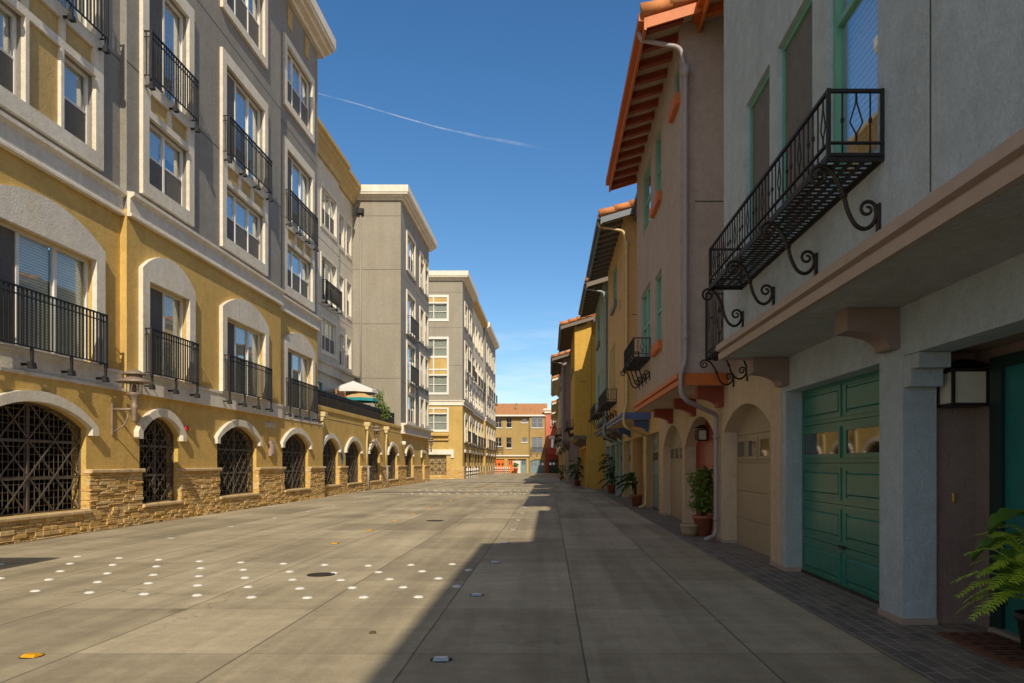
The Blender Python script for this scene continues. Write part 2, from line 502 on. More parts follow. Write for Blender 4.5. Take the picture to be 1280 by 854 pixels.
class MB:
    """collects geometry for ONE mesh; local frame: x along the facade, -y outwards, z up"""

    def __init__(self):
        self.v, self.f, self.m, self.s = [], [], [], []

    def add(self, vs_, fs, mi=0, smooth=False):
        o = len(self.v)
        self.v += [tuple(p) for p in vs_]
        for f in fs:
            self.f.append(tuple(i + o for i in f))
            self.m.append(mi)
            self.s.append(smooth)
        return self

    def box(self, x0, x1, y0, y1, z0, z1, mi=0):
        p = [(x0, y0, z0), (x1, y0, z0), (x1, y1, z0), (x0, y1, z0), (x0, y0, z1), (x1, y0, z1), (x1, y1, z1), (x0, y1, z1)]
        return self.add(p, [(0, 3, 2, 1), (4, 5, 6, 7), (0, 1, 5, 4), (1, 2, 6, 5), (2, 3, 7, 6), (3, 0, 4, 7)], mi)

    def cbox(self, x0, x1, y0, y1, z0, z1, c=0.01, mi=0):
        """box whose outward (-y) face is chamfered"""
        p = [(x0, y1, z0), (x1, y1, z0), (x1, y1, z1), (x0, y1, z1),
             (x0, y0 + c, z0), (x1, y0 + c, z0), (x1, y0 + c, z1), (x0, y0 + c, z1),
             (x0 + c, y0, z0 + c), (x1 - c, y0, z0 + c), (x1 - c, y0, z1 - c), (x0 + c, y0, z1 - c)]
        f = [(0, 1, 5, 4), (1, 2, 6, 5), (2, 3, 7, 6), (3, 0, 4, 7), (4, 5, 9, 8), (5, 6, 10, 9), (6, 7, 11, 10), (7, 4, 8, 11), (8, 9, 10, 11), (3, 2, 1, 0)]
        return self.add(p, f, mi)

    def slab(self, loops, y0, y1, mi=0):
        """flat plate in the xz plane with holes: loops[0] outline, the rest holes; front at y0, back at y1"""
        tris = tessellate_polygon([[Vector((x, z, 0)) for x, z in lp] for lp in loops])
        flat = [p for lp in loops for p in lp]
        n = len(flat)
        vs_ = [(x, y0, z) for x, z in flat] + [(x, y1, z) for x, z in flat]
        fs = []
        for a, b, c in tris:
            A, B, C = flat[a], flat[b], flat[c]
            ar = (B[0] - A[0]) * (C[1] - A[1]) - (B[1] - A[1]) * (C[0] - A[0])
            if abs(ar) < 1e-9:
                continue
            if ar > 0:
                fs += [(a, b, c), (c + n, b + n, a + n)]
            else:
                fs += [(c, b, a), (a + n, b + n, c + n)]
        o = 0
        for k, lp in enumerate(loops):
            N = len(lp)
            area = sum(lp[i][0] * lp[(i + 1) % N][1] - lp[(i + 1) % N][0] * lp[i][1] for i in range(N))
            ccw = area > 0
            for i in range(N):
                a, b = o + i, o + (i + 1) % N
                q = (a, a + n, b + n, b)
                if (k == 0) == ccw:
                    fs.append(q)
                else:
                    fs.append(q[::-1])
            o += N
        return self.add(vs_, fs, mi)

    def prism(self, prof, x0, x1, mi=0):
        """(y, z) profile swept along x"""
        N = len(prof)
        vs_ = [(x0, y, z) for y, z in prof] + [(x1, y, z) for y, z in prof]
        fs = [tuple(range(N)), tuple(range(2 * N - 1, N - 1, -1))]
        for i in range(N):
            j = (i + 1) % N
            fs.append((i, i + N, j + N, j))
        return self.add(vs_, fs, mi)

    def tube(self, pts, r, n=6, mi=0, cap=True, smooth=True):
        pts = [Vector(p) for p in pts]
        rs = r if isinstance(r, (list, tuple)) else [r] * len(pts)
        vs_, fs = [], []
        up = None
        for i, p in enumerate(pts):
            d = (pts[min(i + 1, len(pts) - 1)] - pts[max(i - 1, 0)]).normalized()
            if up is None:
                up = Vector((0, 0, 1)) if abs(d.z) < 0.9 else Vector((0, 1, 0))
            a = d.cross(up)
            if a.length < 1e-5:
                a = d.orthogonal()
            a.normalize()
            b = a.cross(d).normalized()
            up = b
            off = PI / n if n == 4 else 0
            for k in range(n):
                t = 2 * PI * k / n + off
                vs_.append(p + (a * math.cos(t) + b * math.sin(t)) * rs[i] * (1.414 if n == 4 else 1))
        for i in range(len(pts) - 1):
            for k in range(n):
                k2 = (k + 1) % n
                fs.append((i * n + k, i * n + k2, (i + 1) * n + k2, (i + 1) * n + k))
        if cap:
            fs.append(tuple(range(n - 1, -1, -1)))
            L = (len(pts) - 1) * n
            fs.append(tuple(range(L, L + n)))
        return self.add(vs_, fs, mi, smooth and n > 4)

    def lathe(self, prof, c=(0, 0, 0), n=20, mi=0, smooth=True):
        vs_, fs = [], []
        for r, z in prof:
            for k in range(n):
                t = 2 * PI * k / n
                vs_.append((c[0] + r * math.cos(t), c[1] + r * math.sin(t), c[2] + z))
        for i in range(len(prof) - 1):
            for k in range(n):
                k2 = (k + 1) % n
                fs.append((i * n + k, i * n + k2, (i + 1) * n + k2, (i + 1) * n + k))
        fs.append(tuple(range(n - 1, -1, -1)))
        L = (len(prof) - 1) * n
        fs.append(tuple(range(L, L + n)))
        return self.add(vs_, fs, mi, smooth)

    def mesh(self, name, mats):
        me = bpy.data.meshes.new(name)
        me.from_pydata(self.v, [], self.f)
        mats = mats if isinstance(mats, (list, tuple)) else [mats]
        for m in mats:
            me.materials.append(m)
        me.polygons.foreach_set("material_index", self.m)
        me.polygons.foreach_set("use_smooth", self.s)
        me.update()
        return me


CACHE = {}


def cached(key, fn):
    if key not in CACHE:
        CACHE[key] = fn()
    return CACHE[key]


def thing(name, label, cat, loc=(0, 0, 0), group=None):
    o = bpy.data.objects.new(name, None)
    o.empty_display_size = 0.2
    o.location = loc
    col.objects.link(o)
    o["label"] = label
    o["category"] = cat
    if group:
        o["group"] = group
    return o


def tag(o, label=None, cat=None, group=None, kind=None):
    for k, v in (("label", label), ("category", cat), ("group", group), ("kind", kind)):
        if v:
            o[k] = v
    return o


def part(name, me, parent=None, loc=(0, 0, 0), rot=0.0):
    """loc is a world position when the parent is a thing"""
    o = bpy.data.objects.new(name, me)
    col.objects.link(o)
    if parent is not None:
        o.parent = parent
        loc = Vector(loc) - Vector(parent.location)
    o.location = loc
    o.rotation_euler = (0, 0, rot)
    return o


def sub(name, me, parent, loc=(0, 0, 0), rot=0.0):
    o = bpy.data.objects.new(name, me)
    col.objects.link(o)
    o.parent = parent
    o.location = loc
    o.rotation_euler = (0, 0, rot)
    return o


LEFT, RIGHT, FRONT = R(90), R(-90), 0.0      # facades facing +X, -X and -Y


def rect(x0, x1, z0, z1):
    return [(x0, z0), (x1, z0), (x1, z1), (x0, z1)]


def arch(x0, x1, z0, zs, za, n=12):
    """opening with a segmental arch: springs at zs, apex za"""
    c, w, r = (x0 + x1) / 2, (x1 - x0) / 2, za - zs
    rad = (w * w + r * r) / (2 * r)
    a = math.asin(min(1, w / rad))
    if r > w:
        a = PI - a
    pts = [(x0, z0), (x1, z0)]
    for i in range(n + 1):
        t = a - 2 * a * i / n
        pts.append((c + rad * math.sin(t), za - rad + rad * math.cos(t)))
    return pts


# ------------------------------------------------------------------ shared building parts
def window(root, loc, rot, w, h, n=2, hung=True, fr=vinyl, bl=0.6, blm=blind, depth=0.07, pm=pane_m, screens=True, sill=None, bars=0, door=False):
    """window set in its wall opening: frame > pane, blind, screen, sill"""
    key = ("win", round(w, 2), round(h, 2), n, hung, fr.name, depth, door, bars)

    def fmesh():
        b = MB()
        d0, d1, t = depth, depth + 0.06, 0.055
        b.box(-w / 2 + 0.001, -w / 2 + t, d0, d1, 0.001, h - 0.001).box(w / 2 - t, w / 2 - 0.001, d0, d1, 0.001, h - 0.001)
        b.box(-w / 2 + t, w / 2 - t, d0, d1, 0.001, t).box(-w / 2 + t, w / 2 - t, d0, d1, h - t, h - 0.001)
        for i in range(1, n):
            x = -w / 2 + w * i / n
            b.box(x - 0.035, x + 0.035, d0 - 0.004, d1, t, h - t)
        for i in range(n):
            a, c = -w / 2 + w * i / n + 0.04, -w / 2 + w * (i + 1) / n - 0.04
            if hung:
                b.box(a, c, d0 + 0.008, d1 - 0.002, h * 0.49 - 0.022, h * 0.49 + 0.022)
            for k in range(1, bars + 1):
                z = h * k / (bars + 1)
                b.box(a, c, d0 + 0.02, d1 - 0.01, z - 0.01, z + 0.01)
            if bars:
                b.box((a + c) / 2 - 0.01, (a + c) / 2 + 0.01, d0 + 0.021, d1 - 0.011, t, h - t)
        return b.mesh("window_frame", fr)
    f = part("window", cached(key, fmesh), root, loc, rot)
    sub("pane", cached(key[:3] + ("pane", depth, pm.name), lambda: MB().box(-w / 2 + 0.03, w / 2 - 0.03, depth + 0.034, depth + 0.04, 0.03, h - 0.03).mesh("pane", pm)), f)

    def bmesh_():
        b = MB()
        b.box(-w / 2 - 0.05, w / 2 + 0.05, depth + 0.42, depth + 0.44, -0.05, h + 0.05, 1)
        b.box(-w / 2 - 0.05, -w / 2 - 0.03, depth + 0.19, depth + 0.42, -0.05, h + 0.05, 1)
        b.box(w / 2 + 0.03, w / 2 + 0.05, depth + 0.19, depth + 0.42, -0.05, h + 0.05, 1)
        for i in range(n):
            a, c = -w / 2 + w * i / n + 0.03, -w / 2 + w * (i + 1) / n - 0.03
            k = bl if isinstance(bl, (int, float)) else bl[i % len(bl)]
            if k > 0:
                b.box(a, c, depth + 0.11, depth + 0.118, h * (1 - k), h - 0.02, 0)
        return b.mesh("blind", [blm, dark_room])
    sub("blind", cached(key[:4] + ("blind", str(bl), blm.name, depth), bmesh_), f)
    if screens and (hung or door):
        def smesh():
            b = MB()
            if hung:
                for i in range(n):
                    a, c = -w / 2 + w * i / n + 0.045, -w / 2 + w * (i + 1) / n - 0.045
                    b.box(a, c, depth + 0.018, depth + 0.022, 0.06, h * 0.49 - 0.02)
            else:
                b.box(-w / 2 + 0.055, -w / 2 + w / n - 0.035, depth + 0.018, depth + 0.022, 0.05, h - 0.05)
            return b.mesh("screen", screen_m)
        sub("screen", cached(key[:5] + ("scr", door, depth), smesh), f)
    if sill:
        sm, out, th = sill
        sub("sill", cached(("sill", round(w, 2), sm.name, out, th), lambda: MB().cbox(-w / 2 - 0.1, w / 2 + 0.1, -out, -0.002, -th, 0.02, 0.015).mesh("sill", sm)), f)
    return f


def surround(root, loc, rot, outer, holes, proud=0.07, m=cream, name="window_surround", panels=None):
    b = MB().slab([outer] + holes, -proud, -0.002)
    o = part(name, b.mesh(name, m), root, loc, rot)
    if panels:
        for (x0, x1, z0, z1) in panels:
            sub("panel", MB().cbox(x0, x1, -0.022, -0.003, z0, z1, 0.008).mesh("panel", panel_y), o)
    return o


def railing(root, loc, rot, L, h=1.0, p=0.22, nbr=3, drop=0.3, gap=0.105, name="balcony"):
    """straight picket balcony guard in front of a door: balcony > bracket"""
    def mk():
        b = MB()
        x0, x1, y = -L / 2, L / 2, -p
        for z, t in ((h, 0.028), (h - 0.13, 0.018), (0.05, 0.022)):
            b.box(x0, x1, y - t / 2 - 0.004, y + t / 2 + 0.004, z - t, z)
            for s in (x0, x1 - t):
                b.box(s, s + t, y + t / 2 + 0.004, -0.072, z - t, z)
        k = max(2, int(L / gap))
        for i in range(k + 1):
            x = x0 + 0.014 + (L - 0.028) * i / k
            r = 0.017 if (i * nbr) % k < nbr and i % 4 == 0 else 0.0115
            b.box(x - r, x + r, y - r, y + r, 0.028, h - 0.028)
        for s in (x0 + 0.012, x1 - 0.012):
            b.box(s - 0.016, s + 0.016, -p - 0.016, -p + 0.016, -0.05, h + 0.004)
            b.box(s - 0.008, s + 0.008, -p * 0.55 - 0.008, -p * 0.55 + 0.008, 0.028, h - 0.028)
        return b.mesh(name, iron)
    o = part(name, cached(("rail", round(L, 2), h, p, nbr, gap), mk), root, loc, rot)

    def br():
        b = MB()
        b.box(-0.02, 0.02, -p - 0.018, -p + 0.022, -drop, 0.028)
        b.box(-0.018, 0.018, -p - 0.012, -0.062, -drop + 0.0, -drop + 0.045)
        b.prism([(-p - 0.05, -drop - 0.05), (-p + 0.05, -drop - 0.05), (-p + 0.04, -drop + 0.07), (-p - 0.03, -drop + 0.05)], -0.055, 0.055)
        return b.mesh("bracket", iron)
    for i in range(nbr):
        x = -L / 2 + 0.05 + (L - 0.1) * i / max(1, nbr - 1)
        sub("bracket", cached(("railbr", p, drop), br), o, (x, 0, 0))
    return o


def gate(root, loc, rot, w, z0, zs, za, style=0, name="gate"):
    """iron gate filling an arched opening: gate > lattice, wire_grid"""
    key = ("gate", round(w, 1), z0, zs, za, style)
    poly = arch(-w / 2, w / 2, z0, zs, za, 14) if za > zs else rect(-w / 2, w / 2, z0, zs)

    def top(x):
        if za <= zs:
            return zs
        r = za - zs
        rad = (w * w / 4 + r * r) / (2 * r)
        return za - rad + math.sqrt(max(0, rad * rad - x * x))

    def frame():
        b = MB()
        cx, cz = 0, (z0 + zs) / 2
        inner = []
        for x, z in poly:
            inner.append((x * (1 - 0.09 / w), cz + (z - cz) * (1 - 0.07 / max(0.5, (za - z0)))))
        b.slab([poly, inner[:]], 0.10, 0.14)
        b.box(-w / 2 + 0.03, w / 2 - 0.03, 0.105, 0.135, z0 + (zs - z0) * 0.38, z0 + (zs - z0) * 0.38 + 0.045)
        b.box(-w / 2 + 0.03, w / 2 - 0.03, 0.105, 0.135, z0 + (zs - z0) * 0.80, z0 + (zs - z0) * 0.80 + 0.045)
        b.box(-0.02, 0.02, 0.106, 0.134, z0 + 0.03, za - 0.04)
        return b.mesh("gate", gate_metal)
    g = part(name, cached(key, frame), root, loc, rot)

    def inside(x, z):
        return abs(x) < w / 2 - 0.03 and z0 + 0.02 < z < top(x) - 0.03

    def diag():
        b = MB()
        H = za - z0
        sl = 0.95 if style == 0 else 1.0
        pitch = 0.68 if style == 0 else 0.42
        k = int(w / pitch) + int(H / sl / pitch) + 3
        for s in (1, -1):
            for i in range(-k, k + 1):
                xb = i * pitch + (0 if style == 0 else pitch / 2)
                seg, N = [], 60
                pts = []
                for j in range(N + 1):
                    z = z0 + H * j / N
                    x = xb + s * (z - z0) / sl
                    if inside(x, z):
                        pts.append((x, 0.095 if s > 0 else 0.109, z))
                if len(pts) > 2:
                    A, B = Vector(pts[0]), Vector(pts[-1])
                    n_ = Vector((-(B - A).z, 0, (B - A).x)).normalized() * (0.0135 if style == 0 else 0.0105)
                    y0_, y1_ = A.y - 0.006, A.y + 0.006
                    q = [A - n_, B - n_, B + n_, A + n_]
                    b.add([(v.x, y0_, v.z) for v in q] + [(v.x, y1_, v.z) for v in q], [(0, 1, 2, 3), (7, 6, 5, 4), (0, 4, 5, 1), (1, 5, 6, 2), (2, 6, 7, 3), (3, 7, 4, 0)])
        return b.mesh("lattice", gate_metal)
    sub("lattice", cached(key + ("d",), diag), g)

    def grid():
        b = MB()
        k = int(w / 0.125)
        for i in range(1, k):
            x = -w / 2 + w * i / k
            b.box(x - 0.0062, x + 0.0062, 0.122, 0.13, z0 + 0.02, top(x) - 0.02)
        kz = int((za - z0) / 0.125)
        for i in range(1, kz):
            z = z0 + (za - z0) * i / kz
            xe = w / 2 - 0.02
            if z > zs:
                lo, hi = 0, w / 2
                for _ in range(20):
                    m_ = (lo + hi) / 2
                    if top(m_) > z:
                        lo = m_
                    else:
                        hi = m_
                xe = lo - 0.01
            b.box(-xe, xe, 0.124, 0.128, z - 0.0062, z + 0.0062)
        return b.mesh("wire_grid", gate_metal)
    sub("wire_grid", cached(key + ("g",), grid), g)
    return g


def arch_hood(root, loc, rot, w, z0, zs, za, t=0.2, proud=0.1, m=cream, name="arch_trim"):
    """cream band over an arched opening, with short legs"""
    o = arch(-w / 2 - t, w / 2 + t, z0, zs + 0.02, za + t, 16)
    i = arch(-w / 2 - 0.005, w / 2 + 0.005, z0, zs, za + 0.005, 16)
    loop = o[1:] + [o[0]] + [i[0]] + i[:1:-1] + [i[1]]
    # outline: right leg bottom -> over the outer arch -> left leg bottom -> inner arch back
    loop = [o[1]] + o[2:] + [o[0], i[0]] + i[2:][::-1] + [i[1]]
    b = MB().slab([loop], -proud, -0.002)
    return part(name, b.mesh(name, m), root, loc, rot)


def stones(root, X, spans, rot, yoff=0.0, name="stone_base", proud=0.075):
    """ledger-stone facing laid in uneven courses: spans = [(y0, y1, ztop)]"""
    rnd = random.Random(int(X * 100) + len(spans) * 7 + int(spans[0][0] * 10))
    b = MB()
    for (a, c, zt) in spans:
        z = 0.0
        while z < zt - 0.02:
            hh = min(rnd.choice((0.03, 0.04, 0.05, 0.06, 0.08)), zt - z)
            if zt - z - hh < 0.03:
                hh = zt - z
            x = a
            while x < c - 0.01:
                L = rnd.uniform(0.09, 0.36)
                if c - x - L < 0.1:
                    L = c - x
                pr = proud + rnd.uniform(-0.014, 0.02)
                e0 = rnd.uniform(-0.012, 0.012) if x == a else 0
                e1 = rnd.uniform(-0.012, 0.012) if x + L >= c - 1e-6 else 0
                b.cbox(x + 0.0015 + e0, x + L - 0.0015 + e1, -pr, 0.18, z + 0.0015, z + hh - 0.0015, rnd.uniform(0.005, 0.012))
                x += L
            z += hh
        b.box(a + 0.004, c - 0.004, -proud * 0.62, 0.17, 0.0, zt - 0.004)
    return part(name, b.mesh(name, stone), root, (X, yoff, 0), rot)


def downspout(root, pts, r, m, name="downspout", head=None):
    b = MB()
    b.tube(pts, r, 8)
    # straps
    o = part(name, b.mesh(name, m), root, (0, 0, 0), 0) if root else part(name, b.mesh(name, m))
    return o


def smooth_path(pts, k=5, rad=0.12):
    """round the corners of a polyline"""
    P = [Vector(p) for p in pts]
    out = [P[0]]
    for i in range(1, len(P) - 1):
        a, b, c = P[i - 1], P[i], P[i + 1]
        r = min(rad, (a - b).length * 0.45, (c - b).length * 0.45)
        p0, p1 = b + (a - b).normalized() * r, b + (c - b).normalized() * r
        for j in range(k + 1):
            t = j / k
            out.append(p0 * (1 - t) ** 2 + b * 2 * t * (1 - t) + p1 * t * t)
    out.append(P[-1])
    return out


def wall(root, X, Y0, Y1, z0, z1, rot, holes, m, t=0.28, name="wall"):
    """facade slab. For LEFT/RIGHT the plane is x = X and Y0..Y1 runs along the street; for FRONT the plane is y = X and Y0..Y1 runs in x"""
    c = (Y0 + Y1) / 2
    L = (Y1 - Y0) / 2
    b = MB().slab([rect(-L, L, z0, z1)] + holes, 0, t)
    loc = (X, c, 0) if rot != FRONT else (c, X, 0)
    return part(name, b.mesh(name, m), root, loc, rot), c


def cornice(root, X, Y0, Y1, z, rot, h=0.5, out=0.5, m=white_cap, m2=cream, name="cornice", back=0.4, mitre=(0, 0)):
    """stepped eaves cornice, top at z + h; mitre = 1 at an end that turns an outside corner"""
    c = (Y0 + Y1) / 2
    L = (Y1 - Y0) / 2
    b = MB()

    def sweep(prof, mi):
        N = len(prof)
        vs_ = [(-L + mitre[0] * min(0, y), y, zz) for y, zz in prof] + [(L - mitre[1] * min(0, y), y, zz) for y, zz in prof]
        fs = [(i, i + N, (i + 1) % N + N, (i + 1) % N) for i in range(N)]
        if not mitre[0]:
            fs.append(tuple(range(N)))
        if not mitre[1]:
            fs.append(tuple(range(2 * N - 1, N - 1, -1)))
        b.add(vs_, fs, mi)
    sweep([(-0.002, z - 0.22), (-out * 0.25, z - 0.22), (-out * 0.32, z - 0.12), (-out * 0.62, z - 0.08), (-out * 0.68, z), (-out * 0.9, z + 0.02), (-out * 0.94, z + 0.13), (back, z + 0.13), (back, z - 0.22)][::-1], 1)
    sweep([(-out, z + 0.133), (-out, z + h), (back, z + h), (back, z + 0.133)], 0)
    loc = (X, c, 0) if rot != FRONT else (c, X, 0)
    return part(name, b.mesh(name, [m, m2]), root, loc, rot)


def belt(root, X, Y0, Y1, z0, z1, rot, m=cream, out=0.12, name="belt_course"):
    c = (Y0 + Y1) / 2
    L = (Y1 - Y0) / 2
    b = MB()
    b.box(-L, L, -out * 0.6, -0.002, z0 + 0.08, z1 - 0.13)
    b.prism([(-0.002, z0), (-out * 0.9, z0), (-out * 0.9, z0 + 0.05), (-out * 0.6, z0 + 0.08), (-0.002, z0 + 0.08)][::-1], -L, L)
    b.prism([(-0.002, z1 - 0.13), (-out * 0.6, z1 - 0.13), (-out * 1.3, z1 - 0.07), (-out * 1.3, z1), (-0.002, z1 + 0.02)][::-1], -L, L)
    loc = (X, c, 0) if rot != FRONT else (c, X, 0)
    return part(name, b.mesh(name, m), root, loc, rot)


def joints(root, X, Y0, Y1, zs, rot, name="joint"):
    c = (Y0 + Y1) / 2
    L = (Y1 - Y0) / 2
    b = MB()
    for z in zs:
        b.box(-L, L, -0.003, 0.004, z - 0.012, z + 0.012)
    loc = (X, c, 0) if rot != FRONT else (c, X, 0)
    return part(name, b.mesh(name, groove), root, loc, rot)


def wall_lamp(X, Y, label, sc=1.0, d=0.45):
    """bronze street lantern on a curved wall bracket"""
    t = thing("wall_lamp", label, "wall lamp", (X, Y, 0), "bronze street lanterns on the arcade wall")
    b = MB()
    b.box(-0.035, 0.035, -0.03, -0.003, 1.88, 2.52)
    b.tube([(0, -0.03, 2.40), (0, -d, 2.40)], 0.028, 8)
    b.tube([(0, -0.035, 1.95)] + [(0, -0.035 - 0.29 * math.sin(a), 1.98 + 0.36 * (1 - math.cos(a))) for a in (0.3, 0.6, 0.9, 1.2, 1.5)], 0.018, 8)
    part("bracket", b.mesh("bracket", lamp_metal), t, (X, Y, 0), LEFT)
    b = MB()
    b.lathe([(0.045, 2.15), (0.052, 2.17), (0.055, 2.4), (0.075, 2.46), (0.055, 2.49), (0.06, 2.6), (0.105, 2.66), (0.15, 2.70), (0.15, 2.73)], (0, -d, 0), 20)
    part("post", b.mesh("post", lamp_metal), t, (X, Y, 0), LEFT)
    b = MB()
    b.lathe([(0.125, 2.732), (0.125, 2.95)], (0, -d, 0), 20)
    g = part("lantern_glass", b.mesh("lantern_glass", lamp_glass), t, (X, Y, 0), LEFT)
    b = MB()
    for k in range(6):
        a = 2 * PI * k / 6
        b.tube([(0.137 * math.cos(a), -d + 0.137 * math.sin(a), 2.73), (0.137 * math.cos(a), -d + 0.137 * math.sin(a), 2.95)], 0.008, 6)
    b.lathe([(0.03, 2.735), (0.045, 2.80), (0.03, 2.90)], (0, -d, 0), 12)
    sub("cage", b.mesh("cage", lamp_metal), g)
    b = MB()
    b.lathe([(0.34, 2.935), (0.345, 2.95), (0.17, 3.03), (0.165, 3.035)], (0, -d, 0), 28)
    b.lathe([(0.135, 3.036), (0.135, 3.095)], (0, -d, 0), 20)
    for k in range(12):
        a = 2 * PI * k / 12
        b.box(0.137 * math.cos(a) - 0.008, 0.137 * math.cos(a) + 0.008, -d + 0.137 * math.sin(a) - 0.008, -d + 0.137 * math.sin(a) + 0.008, 3.036, 3.095)
    b.lathe([(0.20, 3.097), (0.20, 3.115), (0.13, 3.17), (0.05, 3.20), (0.02, 3.205)], (0, -d, 0), 24)
    part("lamp_shade", b.mesh("lamp_shade", lamp_metal), t, (X, Y, 0), LEFT)
    return t


# ------------------------------------------------------------------ the setting: ground
def ground():
    b = MB()
    b.add([(-600, -300, 0), (600, -300, 0), (600, 900, 0), (-600, 900, 0)], [(0, 1, 2, 3)])
    o = part("street", b.mesh("street", concrete))
    tag(o, "concrete street of scored slabs", "street", kind="structure")
    b = MB()
    b.add([(2.285, -12, 0.004), (4.2, -12, 0.004), (4.2, 38, 0.004), (2.285, 38, 0.004)], [(0, 1, 2, 3)])
    b.add([(1.35, 38, 0.004), (3.6, 38, 0.004), (3.6, 104, 0.004), (0.85, 104, 0.004)], [(0, 1, 2, 3)])
    o = part("pavement", b.mesh("pavement", paver))
    tag(o, "dark brick paver strip along the townhouses", "pavement", kind="structure")
    b = MB()
    b.add([(-9.0, 33.9, 0.004), (2.28, 33.9, 0.004), (2.28, 34.35, 0.004), (-9.0, 34.35, 0.004)], [(0, 1, 2, 3)])
    b.add([(-7.5, 52.0, 0.004), (1.3, 52.0, 0.004), (1.3, 52.8, 0.004), (-7.5, 52.8, 0.004)], [(0, 1, 2, 3)])
    o = part("drain", b.mesh("drain", castiron))
    tag(o, "dark drain strip across the street", "drain", kind="structure")
    b = MB()
    for (a, c, y0, y1) in ((-7.4, 0.9, 56.0, 56.6), (-6.8, 0.6, 66.0, 66.5)):
        b.add([(a, y0, 0.004), (c, y0, 0.004), (c, y1, 0.004), (a, y1, 0.004)], [(0, 1, 2, 3)])
    o = part("road_marking", b.mesh("road_marking", plain("worn_white_paint", (0.6, 0.58, 0.52), 0.8, 0, 0.25, 0, 4)))
    tag(o, "worn white bands across the far street", "road marking", kind="structure")


ground()


# ------------------------------------------------------------------ left: apartment building with the arcade


def local(c, a, b, rot):
    return (c - b, c - a) if rot == RIGHT else (a - c, b - c)


